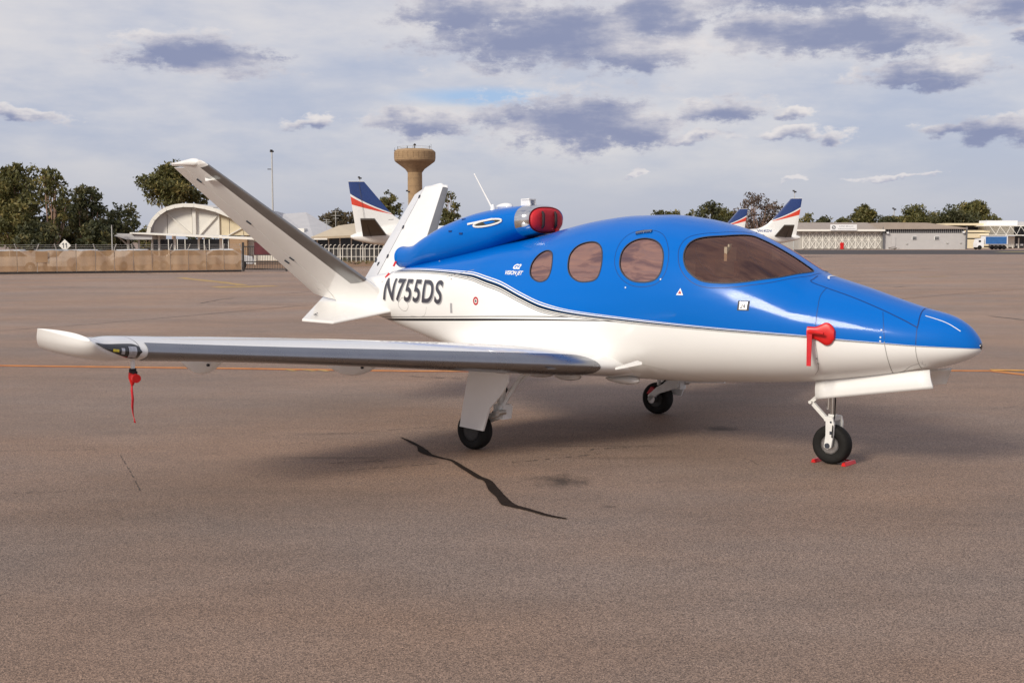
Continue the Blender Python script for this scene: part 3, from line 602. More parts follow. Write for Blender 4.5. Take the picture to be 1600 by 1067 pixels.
# ---- V tail
def make_fin(LEr, TEr, LEt, TEt, side):
    LEr, TEr, LEt, TEt = (np.array(p, float) for p in (LEr, TEr, LEt, TEt)); nrm = np.cross(TEr-LEr, LEt-LEr); nrm /= np.linalg.norm(nrm)
    if nrm[2] < 0: nrm = -nrm
    def P(q, s, off=0, tk=1.0):
        t = .10+.16*max(0, 1-q/.12)**2; xc, zc = foil(np.asarray(s, float), t); zc = np.sign(s)*np.abs(zc-.0)*1.0
        L_, T_ = LEr+(LEt-LEr)*q, TEr+(TEt-TEr)*q; c = np.linalg.norm(T_-L_); cd = (T_-L_)/c
        yt = 5*t*(.2969*np.sqrt(xc)-.126*xc-.3516*xc**2+.2843*xc**3-.1036*xc**4)*np.sign(s)
        droop = np.maximum(0, xc-.655)*c*(tk == .93)*.30
        return L_+np.outer(xc*c-off*(1-np.minimum(1, xc*6)), cd)+np.outer(yt*c*tk+np.sign(s)*off*np.minimum(1, np.abs(s)*4)-droop, nrm)
    q = np.concatenate([np.linspace(0, .16, 9), np.linspace(.2, 1, 14)]); m = math.sqrt(.645); m2 = math.sqrt(.66)
    ss = np.linspace(-m, m, 41); mb = MB(); G = np.array([P(a, ss) for a in q]); mb.grid(G, cv=True); mb.add(G[-1], [tuple(range(41))]); fin = mb.build('tail_fin', MATS['white_paint'], jet, angle=40)
    ss2 = np.concatenate([np.linspace(-1, -m2, 10), np.linspace(m2, 1, 10)]); qq = np.linspace(.125 if side < 0 else .03, .988, 16); G = np.array([P(a, ss2, 0, .93 if side < 0 else .931) for a in qq])
    mb = MB(); mb.grid(G, cv=True); mb.add(G[-1], [tuple(range(20))]); mb.add(G[0], [tuple(range(20))]); rv = mb.build('ruddervator', MATS['white_paint'], fin, angle=40)
    mb = MB(); ss3 = np.linspace(-.42, .33, 21); mb.grid(np.array([P(a, ss3, .004) for a in np.linspace(.155, .985, 24)])); mb.build('leading_edge', MATS['boot_metal'], fin, angle=60)
    G = []
    cx = 1.0 if side > 0 else .80
    for k in np.linspace(0, 1, 8):
        sc2 = math.sqrt(max(.0, 1-k*k)); base = P(1.0, np.concatenate([np.linspace(-cx, -.3, 10), np.linspace(-.25, .25, 9), np.linspace(.3, cx, 10)]), 0, max(.05, sc2)*1.02)
        mid = base.mean(0); G.append(mid+(base-mid)*(1-.10*k)+(LEt-LEr)/np.linalg.norm(LEt-LEr)*.055*k)
    mb = MB(); mb.grid(np.array(G), cv=True); mb.add(G[-1], [tuple(range(29))]); mb.build('tip_cap', MATS['white_paint'], fin, angle=60)
    d = (LEt-LEr)/np.linalg.norm(LEt-LEr); cd = (TEt-LEt)/np.linalg.norm(TEt-LEt); G = []
    for t in np.linspace(0, 1, 16):
        c0 = LEt+(TEt-LEt)*(.10+(.82 if side > 0 else .50)*t)+d*.030; r = .052*math.sqrt(max(.0, 1-(1-min(1, t*4.2))**2))*(1-.86*max(0, t-.22)/.78)+.002; a = np.linspace(0, 2*math.pi, 14, endpoint=False); G.append(c0+np.outer(np.cos(a)*r, d)+np.outer(np.sin(a)*r*.9, nrm))
    mb = MB(); mb.grid(np.array(G), cv=True); mb.add(G[0], [tuple(range(14))]); mb.add(G[-1], [tuple(range(14))]); mb.build('balance_bulb', MATS['white_paint'], fin, angle=60)
    for a, s in ((.33, .8), (.60, .8), (.90, .8), (.30, .9)):
        for sg in (-1, 1):
            p = P(a, np.array([sg*s]), .006)[0]; d = (LEt-LEr)/np.linalg.norm(LEt-LEr); mb = MB(); mb.bar(p-d*.035, p+d*.035, .022, .012, up=nrm); mb.build('hinge_slot', MATS['dark_line'], fin)
    for a in (.70, .86):
        p = P(a, np.array([1.0]), 0)[0]; cd = (TEt-LEt)/np.linalg.norm(TEt-LEt); mb = MB(); mb.bar(p, p+cd*.10, .006); mb.build('static_wick', MATS['dark_line'], fin)
    p = P(.9, np.array([-.62]), .0)[0]; d = (LEt-LEr)/np.linalg.norm(LEt-LEr); cd = (TEt-LEt)/np.linalg.norm(TEt-LEt)
    mb = MB(); mb.add([p-cd*.0, p-cd*.24+d*.0-nrm*.01, p-cd*.2-nrm*.05+d*.05, p-cd*.02-nrm*.04+d*.03, p+d*.05], [(0, 1, 2, 3), (3, 2, 4), (0, 3, 4)]); mb.build('fin_fence', MATS['white_paint'], fin, smooth=False)
    return fin
fin_r = make_fin((-2.62,-.21,1.33), (-4.04,-.21,1.32), (-3.95,-1.95,2.955), (-4.63,-1.95,2.945), 1)
fin_l = make_fin((-2.62,.21,1.33), (-4.04,.21,1.32), (-3.80,1.95,2.80), (-4.50,1.95,2.785), -1)
for sd in (1, -1):
    mb = MB(); top = [(-2.5,-.33*sd,1.235), (-2.95,-.9*sd,1.095), (-3.53,-.9*sd,1.10), (-4.02,-.12*sd,1.36), (-3.2,-.2*sd,1.34)]
    G = [np.array(top), np.array(top)+np.array([0, 0, -.035])]; n = len(top)
    mb.add(np.vstack(G), [tuple(range(n)), tuple(range(2*n-1, n-1, -1))]+[(i, (i+1) % n, n+(i+1) % n, n+i) for i in range(n)])
    sk = mb.build('ventral_strake', MATS['white_paint'], jet, smooth=False); bv = sk.modifiers.new('round', 'BEVEL'); bv.width = .012; bv.segments = 2
    mb = MB(); mb.bar((-3.42, -.80*sd, 1.152), (-3.36, -.80*sd, 1.152), .008, .006); mb.bar((-3.42, -.80*sd, 1.152), (-3.42, -.74*sd, 1.17), .008, .006); mb.build('strake_mark', MATS['dark_line'], sk)
# ---- landing gear
def wheel(c, r, w, parent, rim_r):
    prof = [(rim_r, -w*.36), (rim_r*1.06, -w*.42), (r*.80, -w*.5), (r*.93, -w*.44), (r*.985, -w*.27), (r, -w*.1), (r*.992, -w*.09), (r*.992, -w*.07), (r, -w*.06), (r, w*.06), (r*.992, w*.07), (r*.992, w*.09), (r, w*.1), (r*.985, w*.27), (r*.93, w*.44), (r*.80, w*.5), (rim_r*1.06, w*.42), (rim_r, w*.36)]
    mb = MB(); mb.lathe(prof, 44, c, 'Y', cap=False); t = mb.build('wheel_tyre', MATS['black_rubber'], parent, angle=50)
    mb = MB(); mb.lathe([(rim_r*1.02, -w*.40), (rim_r*.9, -w*.40), (rim_r*.84, -w*.30), (rim_r*.5, -w*.26), (rim_r*.42, -w*.33), (rim_r*.2, -w*.34), (rim_r*.2, w*.34), (rim_r*.42, w*.33), (rim_r*.5, w*.26), (rim_r*.84, w*.30), (rim_r*.9, w*.40), (rim_r*1.02, w*.40)], 32, c, 'Y'); mb.build('wheel_rim', MATS['steel' if r < .185 else 'dark_rim'], t, angle=40)
    for sg in (-1, 1):
        for k in range(8):
            a = 2*math.pi*k/8; mb = MB(); mb.lathe([(rim_r*.115, -.004), (rim_r*.115, .004)], 8, (c[0]+rim_r*.66*math.cos(a), c[1]+sg*w*.31, c[2]+rim_r*.66*math.sin(a)), 'Y'); mb.build('rim_hole', MATS['dark_line'], t)
    return t
NX = 3.02
mb = MB(); mb.tube([(NX, 0, .8), (NX, 0, .46)], .030, 14); mb.tube([(NX-.045, 0, .8), (NX-.045, 0, .5)], .018, 10); ns = mb.build('nose_strut', MATS['chrome'], jet)
mb = MB(); mb.tube([(NX+.03, -.05, .8), (NX+.05, -.06, .6), (NX+.045, -.055, .46), (NX+.05, -.10, .36), (NX+.045, -.104, .26)], .007, 6); mb.build('hydraulic_hose', MATS['black_rubber'], ns)
mb = MB(); mb.tube([(NX, 0, .46), (NX, 0, .41)], .042, 14)
yk = -.095
for yk in (-.088, .088):
    pr = [(NX-.045, .44), (NX+.045, .44), (NX+.06, .38), (NX+.055, .28), (NX+.035, .165), (NX, .145), (NX-.035, .165), (NX-.02, .28), (NX-.022, .40)]
    mb.prism([(x, yk-.012, z) for x, z in pr], (0, .024, 0))
mb.box((NX, 0, .425), (.08, .19, .04)); mb.build('wheel_fork', MATS['gear_white'], ns, smooth=False)
mb = MB(); mb.lathe([(.024, -.112), (.024, .112)], 14, (NX+.0, 0, .18), 'Y'); mb.lathe([(.010, -.104), (.010, -.10)], 8, (NX+.03, 0, .40), 'Y'); mb.box((NX+.035, -.101, .30), (.03, .004, .03)); mb.build('axle', MATS['dark_line'], ns)
mb = MB(); mb.bar((NX-.03, -.03, .72), (NX-.20, -.03, .56), .035, .03, up=(0, 1, 0)); mb.bar((NX-.20, -.03, .56), (NX-.03, -.03, .40), .035, .03, up=(0, 1, 0)); mb.lathe([(.016, -.06), (.016, .02)], 10, (NX-.2, -.01, .56), 'Y'); mb.build('torque_link', MATS['gear_white'], ns, smooth=False)
wheel((NX, 0, .182), .182, .135, jet, .085)
def curved_door(name, pts, thick, bulge):
    """pts: four corners (fore top, aft top, aft low, fore low); the panel bows outboard"""
    a, b, c, d = (np.array(p, float) for p in pts); G = []
    nv = np.cross(b-a, d-a); nv /= np.linalg.norm(nv); nv = nv if nv[1] < 0 else -nv
    for u in np.linspace(0, 1, 10):
        row = []
        for v in np.linspace(0, 1, 8): row.append((a*(1-u)+b*u)*(1-v)+(d*(1-u)+c*u)*v+nv*bulge*math.sin(math.pi*v))
        G.append(row)
    mb = MB(); mb.grid(np.array(G)); o = mb.build(name, MATS['white_paint'], jet); so = o.modifiers.new('sheet', 'SOLIDIFY'); so.thickness = thick; return o
curved_door('nose_gear_door', [(3.98,-.17,.955), (2.94,-.19,.79), (2.96,-.23,.615), (4.03,-.21,.80)], .02, .02)
curved_door('nose_gear_door', [(4.05,.15,.95), (2.95,.17,.80), (2.95,.22,.62), (3.98,.22,.80)], .02, -.02)
mb = MB(); mb.lathe([(.012, 4.335), (.03, 4.338), (.028, 4.352), (.01, 4.357)], 14, (0, 0, 1.165), 'X'); mb.build('nose_cap', MATS['black_gloss'], fuselage)
for sd in (1, -1):
    yw = -1.6*sd; X0 = .0
    mb = MB(); mb.tube([(X0+.30, yw+.02*sd, .86), (X0+.32, yw+.05*sd, .42)], .045, 12); mb.box((X0+.32, yw+.05*sd, .40), (.13, .12, .14)); mb.tube([(X0+.1, yw+.1*sd, .80), (X0+.08, yw+.1*sd, .36)], [.03, .024], 10); ms = mb.build('main_strut', MATS['gear_white'], jet, angle=40)
    mb = MB(); mb.prism([(X0+.38, yw+.10*sd, .45), (X0+.36, yw+.10*sd, .35), (X0+.1, yw+.10*sd, .26), (X0-.04, yw+.10*sd, .15), (X0-.05, yw+.10*sd, .23), (X0+.08, yw+.10*sd, .34), (X0+.26, yw+.10*sd, .43)], (0, .04*sd, 0)); mb.build('trailing_link', MATS['gear_white'], ms, smooth=False)
    mb = MB(); mb.lathe([(.035, -.03), (.035, .15)], 16, (X0, yw+.06*sd, .188), 'Y'); mb.lathe([(.05, -.0), (.05, .02)], 16, (X0, yw+.14*sd, .188), 'Y'); mb.build('axle_end', MATS['steel'], ms)
    mb = MB(); mb.prism([(X0-.08, yw+.07*sd, .25), (X0-.02, yw+.07*sd, .33), (X0+.06, yw+.07*sd, .30), (X0+.0, yw+.07*sd, .22)], (0, .05*sd, 0)); mb.build('brake_caliper', MATS['red_print'], ms, smooth=False)
    mb = MB(); mb.tube([(X0+.24, yw+.12*sd, .80), (X0+.30, yw+.14*sd, .6), (X0+.22, yw+.13*sd, .45), (X0+.08, yw+.13*sd, .33)], .009, 6); mb.build('brake_hose', MATS['black_rubber'], ms)
    mb = MB(); mb.bar((X0+.34, yw, .42), (X0+.55, yw+.1*sd, .80), .04, .03); mb.bar((X0+.36, yw+.1*sd, .60), (X0+.56, yw+.22*sd, .80), .03, .03); mb.build('side_brace', MATS['gear_white'], ms, smooth=False)
    mb = MB()
    for k in (0, 1, 2): mb.lathe([(.03, -.05), (.03, .05)], 10, (X0+.27+.05*k, yw-.03*sd, .36+.02*k), 'Y')
    mb.build('link_pivot', MATS['steel'], ms)
    wheel((X0, yw, .188), .188, .15, jet, .10)
    pr = [(X0+.58, .80), (X0+.57, .72), (X0+.49, .60), (X0+.33, .45), (X0+.24, .22), (X0-.07, .235), (X0-.02, .45), (X0+.07, .80)]
    mb = MB(); mb.prism([(x, yw-.125*sd-.02*(z-.2)*sd, z) for x, z in pr], (0, -.022*sd, 0)); mb.build('main_gear_door', MATS['white_paint'], jet, smooth=False)
    if sd < 0: mb = MB(); mb.prism([(X0+.42, yw+.02*sd, .66), (X0+.86, yw+.02*sd, .68), (X0+.92, yw, .44), (X0+.40, yw, .40)], (0, .02*sd, 0)); mb.build('inner_gear_door', MATS['white_paint'], jet, smooth=False)
# ---- things left on the parked jet
def J(p): return jet.matrix_basis @ Vector(p)
jet_m = Matrix.Translation((.685, 12.9, 0)) @ Matrix.Rotation(R(-41.1), 4, 'Z')
def on_jet(name, label, cat, p, group=None): return thing(name, label, cat, tuple(jet_m @ Vector(p)), R(-41.1), group)
# engine inlet plug, local frame = jet axes about the inlet centre
ic = on_jet('inlet_cover', 'red padded plug with black straps filling the engine inlet', 'inlet cover', (-.42, 0, 2.278))
G = []
for k, dx in ((.885, -.03), (.89, .006), (.85, .033), (.65, .052), (.3, .058), (.04, .06)):
    p = nac(np.full(48, -.42), np.linspace(0, 2*math.pi, 48, endpoint=False), k); p = p-np.array([-.42, 0, 2.278]); p[:, 0] = dx; G.append(p)
mb = MB(); mb.grid(np.array(G), cv=True); mb.add(G[-1], [tuple(range(48))]); mb.build('cover_pad', MATS['red_fabric'], ic, angle=70)
for y in (-.115, .10):
    mb = MB(); mb.tube([(.046, y, .085), (.075, y-.012, .06), (.085, y-.02, 0), (.075, y-.012, -.06), (.046, y, -.085)], .016, 6); mb.build('cover_strap', MATS['black_strap'], ic)
mb = MB(); mb.box((.06, .13, -.125), (.02, .05, .07)); mb.build('cover_tag', MATS['red_plastic'], ic)
# probe cover on the nose flank
pc = on_jet('probe_cover', 'bright red probe cover with a hanging strap on the jet nose flank', 'probe cover', (3.155, -.548, 1.25))
xs = np.linspace(-.11, .12, 12); G = []
for k, x in enumerate(xs):
    h = .055+.045*min(1, max(0, (x+.04)/.08)); h *= math.sqrt(max(.03, 1-max(0, (x-.05)/.075)**2)) ; th = .045; a = np.linspace(0, 2*math.pi, 16, endpoint=False)
    yy = -float(skin_y(3.155+x, 1.25))+.548; G.append(np.stack([np.full(16, x), yy-.02-th*.5*np.cos(a)*.9, h*np.sin(a)-.01*k/12], 1))
mb = MB(); mb.grid(np.array(G), cv=True); mb.add(G[0], [tuple(range(16))]); mb.add(G[-1], [tuple(range(16))]); mb.build('cover_body', MATS['red_plastic'], pc, angle=60)
mb = MB(); mb.tube([(-.08, -.065, .01), (-.02, -.072, .012), (.06, -.07, .0)], [.022, .02, .012], 8); mb.build('probe_sleeve', MATS['red_plastic'], pc)
mb = MB(); mb.prism([(-.095, -.07, .0), (-.045, -.07, .0), (-.05, -.075, -.29), (-.09, -.075, -.29)], (0, -.006, 0)); mb.build('hanging_strap', MATS['red_fabric'], pc, smooth=False)
# wing probe cover with long streamer
ws = on_jet('streamer_cover', 'red cover with a long streamer hanging under the near wing tip', 'streamer', (-.12, -5.28, 1.16))
mb = MB(); mb.tube([(0, 0, .03), (.003, 0, -.085)], [.020, .017], 8); mb.build('probe_mast', MATS['white_paint'], ws)
mb = MB(); mb.lathe([(.024, -.105), (.028, -.10), (.028, -.075), (.024, -.07)], 10); mb.bar((.0, 0, -.09), (.055, -.01, -.10), .03, .02); mb.build('cover_collar', MATS['black_strap'], ws)
mb = MB(); mb.tube([(-.008, 0, -.10), (-.008, 0, -.14), (-.012, 0, -.20)], [.028, .030, .010], 10); mb.tube([(0, 0, -.125), (.05, -.012, -.135), (.085, -.02, -.14)], [.022, .032, .034], 10); mb.build('cover_body', MATS['red_plastic'], ws)
P = [(-.012, -.18), (-.018, -.24), (-.010, -.30), (-.020, -.36), (-.016, -.41), (.0, -.455), (.010, -.485)]; G = []
for i, (x, z) in enumerate(P): a = i*.55; G.append([(x-.009*math.cos(a), -.009*math.sin(a), z), (x+.009*math.cos(a), .009*math.sin(a), z)])
mb = MB(); mb.grid(np.array(G)); st = mb.build('streamer_ribbon', MATS['red_fabric'], ws); so = st.modifiers.new('cloth', 'SOLIDIFY'); so.thickness = .004
# small tag behind the exhaust
tg = on_jet('warning_tag', 'small red and white warning ribbon hanging below the engine exhaust', 'ribbon', (-2.64, -.16, 1.80))
P = [(0, 0, 0), (-.0, -.04, -.06), (-.02, -.09, -.14), (-.05, -.13, -.2), (-.09, -.17, -.24)]; mb = MB()
for i in range(4):
    mb.mat(0 if i % 2 == 0 else 1); mb.bar(P[i], P[i+1], .035, .004, up=(0, -1, .5))
mb.build('ribbon', [MATS['red_fabric'], MATS['white_print']], tg, smooth=False); 
# wheel chock
ck = on_jet('wheel_chock', 'red wheel chock bars under the nose wheel', 'chock', (NX, 0, 0))
for sg in (-1, 1):
    mb = MB(); x = .15*sg; mb.prism([(x-.022, -.075, .003), (x+.022, -.075, .003), (x+.01, -.075, .034), (x-.01, -.075, .034)], (0, .22, 0)); mb.build('chock_bar', MATS['red_plastic'], ck, smooth=False)
mb = MB(); mb.tube([(-.135, .15, .02), (0, .19, .012), (.135, .15, .02)], .008, 6); mb.build('chock_rope', MATS['red_fabric'], ck)
# ------------------------------------------------------------------ ground
def asphalt():
    m, nt, b, N, L = node_mat('asphalt')
    tc = N('ShaderNodeTexCoord'); O = tc.outputs['Object']
    def noise(scale, detail, rough=.6, sx=1, sy=1, off=0):
        mp = N('ShaderNodeMapping'); mp.inputs['Scale'].default_value = (sx, sy, 1); mp.inputs['Location'].default_value = (off, off*.7, 0); mp.inputs['Rotation'].default_value = (0, 0, .12)
        L(O, mp.inputs[0]); n = N('ShaderNodeTexNoise'); n.inputs['Scale'].default_value = scale; n.inputs['Detail'].default_value = detail; n.inputs['Roughness'].default_value = rough
        L(mp.outputs[0], n.inputs['Vector']); return n.outputs['Fac']
    def rng(v, a, b_, c, d):
        r = N('ShaderNodeMapRange'); L(v, r.inputs['Value'])
        for k, q in zip(('From Min', 'From Max', 'To Min', 'To Max'), (a, b_, c, d)): r.inputs[k].default_value = q
        return r.outputs[0]
    def mul(*vs):
        o = vs[0]
        for v in vs[1:]:
            n = N('ShaderNodeMath'); n.operation = 'MULTIPLY'; L(o, n.inputs[0]); L(v, n.inputs[1]); o = n.outputs[0]
        return o
    big = rng(noise(.11, 5, .6, 1, 2.2), .3, .7, .82, 1.16)
    mid = rng(noise(.9, 6, .65, 1, 2.5, 7), .3, .7, .90, 1.10)
    grain = rng(noise(120, 3, .8), .32, .68, .50, 1.55)
    vor = N('ShaderNodeTexVoronoi'); vor.inputs['Scale'].default_value = 150; L(O, vor.inputs['Vector'])
    sp = N('ShaderNodeSeparateColor'); L(vor.outputs['Color'], sp.inputs[0])
    stones = rng(sp.outputs[0], 0, 1, .42, 1.62)
    # oil and rubber stains, each a fixed patch of ground
    fleck = rng(noise(30, 4, .75, 1, 1, 17), .33, .67, .80, 1.22)
    f = mul(big, mid, grain, stones)
    for (x, y, rx, ry, dk) in ((.43, 10.1, .36, .42, .72), (2.3, 12.95, .28, .30, .62), (1.05, 11.2, .9, .14, .25), (.76, 9.12, .10, .07, .5), (-1.7, 11.2, 1.0, .12, .3), (-1.9, 12.6, .8, .12, .22), (.95, 11.85, 1.1, .08, .3), (3.2, 8.55, .5, .1, .2), (-3.2, 8.8, 1.6, .3, .1)):
        vm = N('ShaderNodeVectorMath'); vm.operation = 'MULTIPLY_ADD'; L(O, vm.inputs[0]); vm.inputs[1].default_value = (1/rx, 1/ry, 0); vm.inputs[2].default_value = (-x/rx, -y/ry, 0)
        ln = N('ShaderNodeVectorMath'); ln.operation = 'LENGTH'; L(vm.outputs[0], ln.inputs[0])
        ad = N('ShaderNodeMath'); ad.operation = 'MULTIPLY_ADD'; ad.inputs[1].default_value = 1.7; L(noise(5, 6, .7, 1, 1, x), ad.inputs[0]); L(ln.outputs['Value'], ad.inputs[2])
        f = mul(f, rng(ad.outputs[0], .95, 1.65, 1-dk, 1.0))
    # ground paler with distance: sunlight scattered back at grazing angles, painted into the colour
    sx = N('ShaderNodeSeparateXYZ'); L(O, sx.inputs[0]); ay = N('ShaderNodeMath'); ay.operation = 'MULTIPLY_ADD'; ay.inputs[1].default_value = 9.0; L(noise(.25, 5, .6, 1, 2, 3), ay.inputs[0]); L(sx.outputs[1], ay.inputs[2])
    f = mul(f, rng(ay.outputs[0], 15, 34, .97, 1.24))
    hue = N('ShaderNodeMix'); hue.data_type = 'RGBA'; L(rng(noise(.16, 4, .6, 1, 1.7, 31), .35, .65, 0, 1), hue.inputs[0])
    hue.inputs[6].default_value = (.254, .164, .112, 1); hue.inputs[7].default_value = (.216, .160, .127, 1)
    s = N('ShaderNodeVectorMath'); s.operation = 'SCALE'; L(hue.outputs[2], s.inputs[0]); L(f, s.inputs['Scale']); L(s.outputs[0], b.inputs['Base Color'])
    b.inputs['Roughness'].default_value = .75; b.inputs['Specular IOR Level'].default_value = .4
    bp = N('ShaderNodeBump'); bp.inputs['Strength'].default_value = .55; bp.inputs['Distance'].default_value = .006; L(vor.outputs['Distance'], bp.inputs['Height']); L(bp.outputs[0], b.inputs['Normal'])
    return m
asphalt()
plain('tar', (.024, .016, .012), .9, var=.3, scale=9, spec=.08)
plain('crack_dark', (.06, .05, .043), .9, var=.4, scale=9)
plain('joint_dark', (.10, .083, .072), .9, var=.4, scale=3)
plain('line_yellow', (.62, .30, .05), .7, var=.3, scale=5)
plain('line_orange', (.50, .13, .035), .7, var=.25, scale=5)
plain('line_faded', (.42, .27, .09), .8, var=.35, scale=1.5)
plain('dark_asphalt', (.055, .045, .042), .9, var=.2, scale=.5)
plain('bare_soil', (.26, .15, .08), .95, var=.25, scale=1)
plain('dry_grass', (.30, .24, .10), .95, var=.3, scale=1)
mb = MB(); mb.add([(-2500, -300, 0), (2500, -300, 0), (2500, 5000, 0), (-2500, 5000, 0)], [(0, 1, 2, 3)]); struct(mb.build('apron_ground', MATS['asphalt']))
def strip(name, pts, w, mat, z=.004, jit=0, seed=0, sub=6, dash=False, curve=False):
    """thin sheet along ground points; w is one width or one per point"""
    rnd = random.Random(seed); P = [Vector((p[0], p[1])) for p in pts]; rk = random.Random(seed+99); W = w if hasattr(w, '__len__') else [w]*len(P); Q = []; WW = []
    for i in range(len(P)-1):
        for k in range(sub):
            t = k/sub; p0, p1, p2, p3 = P[max(i-1, 0)], P[i], P[i+1], P[min(i+2, len(P)-1)]
            Q.append(.5*((2*p1)+(p2-p0)*t+(2*p0-5*p1+4*p2-p3)*t*t+(3*p1-p0-3*p2+p3)*t**3) if curve else P[i].lerp(P[i+1], t)); WW.append(W[i]*(1-t)+W[i+1]*t)
    Q.append(P[-1]); WW.append(W[-1]); L_ = []; R_ = []
    for i, p in enumerate(Q):
        d = (Q[min(i+1, len(Q)-1)]-Q[max(i-1, 0)]).normalized(); n = Vector((-d.y, d.x)); o = rnd.uniform(-jit, jit); w2 = WW[i]*(1+rnd.uniform(-.35, .35)*(jit > 0)*(.15 if curve else 1))
        L_.append((p.x+n.x*(o+w2/2), p.y+n.y*(o+w2/2), z)); R_.append((p.x+n.x*(o-w2/2), p.y+n.y*(o-w2/2), z))
    mb = MB(); S_ = np.stack([np.array(L_), np.array(R_)], 1)
    if dash:
        i = 0
        while i < len(S_)-2:
            k = rk.randint(2, 7); mb.grid(S_[i:i+k]) if len(S_[i:i+k]) > 1 else None; i += k+rk.randint(0, 3)
    else: mb.grid(S_)
    o = mb.build(name, mat, fixn=False, smooth=False)
    for f in o.data.polygons:
        if f.normal.z < 0: o.data.flip_normals(); break
    return struct(o)
def G(px, py):
    """ground point seen at column px, row py"""
    a = math.atan((py-533.5)/1865)+PITCH; D = EYE/math.tan(a); k = math.hypot(1865, py-533.5)
    return ((px-800)/k*math.hypot(D, EYE), D)
strip('tar_seam', [G(627,684),G(640,690),G(655,698),G(661,705),G(672,711),G(690,716),G(706,720),G(720,729),G(735,738),G(748,746),G(762,752),G(772,766),G(783,777),G(792,787),G(803,791),G(830,798),G(858,806),G(886,811)], [.015,.045,.045,.10,.055,.04,.04,.055,.06,.065,.065,.095,.08,.105,.075,.05,.045,.02], MATS['tar'], .006, .0012, 3, 7, curve=True)
strip('taxi_line', [G(-60,571.2),G(0,571.4),G(400,576.3),G(640,580),G(1000,580),G(1300,580),G(1466,579.2),G(1548,579.6)], .075, MATS['line_yellow'], .006)
strip('taxi_line', [G(1548,579.6),G(1600,585.5),G(1700,598),G(2500,700)], .09, MATS['line_yellow'], .006)
strip('taxi_line_border', [G(-60,571.2),G(0,571.4),G(400,576.3),G(640,580),G(1000,580),G(1300,580),G(1466,579.2),G(1548,579.6),G(1600,585.5),G(1700,598),G(2500,700)], .22, MATS['line_orange'], .004)
strip('taxi_line', [G(1548,578.6),G(1700,581),G(2600,593)], .22, MATS['line_yellow'], .009)
for a, b in (((448,577.5),(462,580)), ((474,577.6),(492,580)), ((500,578),(512,580.5)), ((528,579),(538,581)), ((552,580),(562,581.5))): strip('faded_marking', [G(*a), G(*b)], .09, MATS['line_faded'], .005)
strip('faded_marking', [G(335,449),G(432,447)], 1.2, MATS['line_faded'], .005, .1, 5); strip('faded_marking', [G(280,434),G(345,441),G(380,446)], .5, MATS['line_faded'], .005, .1, 6)
strip('faded_marking', [G(1436,433),G(1480,432)], .4, MATS['line_faded'], .005, .1, 7)
for i, (pts, w) in enumerate([([(-40,520),(0,517),(150,506),(300,493),(480,477)], .05), ([(313,474),(345,468),(365,466)], .09), ([(350,474),(480,478)], .04), ([(0,705),(60,704),(165,702)], .012), ([(0,771),(50,770),(95,769)], .012),
      ([(188,712),(205,740),(222,773)], .008), ([(500,678),(560,676),(660,668),(715,664)], .016), ([(515,724),(560,722),(600,720)], .02), ([(530,736),(600,731),(690,724)], .016), ([(800,723),(880,715),(950,708)], .018), ([(920,703),(960,700),(985,699)], .03),
      ([(1120,716),(1150,714),(1172,719),(1185,727)], .010), ([(1395,449),(1420,448)], .2), ([(1545,494),(1575,497),(1620,503)], .12), ([(0,455),(60,452),(130,450)], .10), ([(205,425),(235,428)], .25), ([(640,588),(720,592),(800,594)], .03), ([(430,460),(700,440),(900,428)], .08),
      ([(1540,640),(1600,634)], .014), ([(1290,432),(1450,420),(1600,414)], .10), ([(1330,405),(1480,402),(1640,400)], .14), ([(1380,470),(1500,459),(1640,449)], .05)]):
    strip('pavement_crack', [G(*p) for p in pts], w*(.75 if w < .035 else .8), MATS['crack_dark' if w < .035 else 'joint_dark'], .005, w*.35, 20+i, 22 if w < .035 else 8, w < .035)
# darker road in front of the far hangars
mb = MB(); mb.add([(at(1225,175), 172, .008), (at(1700,175), 172, .008), (at(1700,240), 236, .008), (at(1225,240), 250, .008)], [(0, 1, 2, 3)]); struct(mb.build('dark_road', MATS['dark_asphalt']))
mb = MB(); mb.add([(at(1545,205), 203, .012), (at(1700,205), 199, .012), (at(1700,220), 222, .012), (at(1545,220), 213, .012)], [(0, 1, 2, 3)]); struct(mb.build('grass_verge', MATS['dry_grass']))
mb = MB(); mb.add([(at(360,84), 84, .012), (at(640,97), 96, .012), (at(640,120), 120, .012), (at(360,120), 120, .012)], [(0, 1, 2, 3)]); struct(mb.build('soil_strip', MATS['bare_soil']))
# ------------------------------------------------------------------ background: fence, terminal, tower, airliners, hangars
plain('galvanised', (.55, .54, .51), .5, metal=.4, var=.15, scale=8)
plain('dark_steel', (.03, .026, .025), .6, var=.2)
plain('cladding_white', (.80, .77, .70), .6, var=.05, scale=1.5)
plain('cladding_cream', (.74, .64, .44), .65, var=.05, scale=1.5)
plain('roof_grey', (.50, .49, .49), .6, var=.07, scale=.7)
plain('roof_cream', (.55, .46, .33), .7, var=.07, scale=.7)
plain('roof_brown', (.36, .30, .25), .7, var=.08, scale=.5)
plain('window_dark', (.02, .02, .022), .15, var=.3, scale=1.2)
plain('brick_tan', (.38, .25, .15), .8, var=.1, scale=4)
plain('concrete_tan', (.33, .22, .12), .9, var=.16, scale=.8, bump=.3, bscale=6)
plain('concrete_dark', (.25, .165, .095), .9, var=.2, scale=.8)
plain('sign_maroon', (.10, .02, .025), .4, var=.4, scale=1.4)
plain('airliner_white', (.78, .77, .74), .35, coat=.6, var=.03)
plain('airliner_blue', (.008, .035, .16), .35, coat=.6, var=.1)
plain('airliner_red', (.62, .045, .015), .4, coat=.4, var=.05)
plain('airliner_grey', (.075, .068, .06), .5, var=.25, scale=1.5)
plain('wall_grey', (.50, .485, .475), .75, var=.05, scale=.8)
plain('band_dark', (.06, .06, .07), .6, var=.25, scale=1)
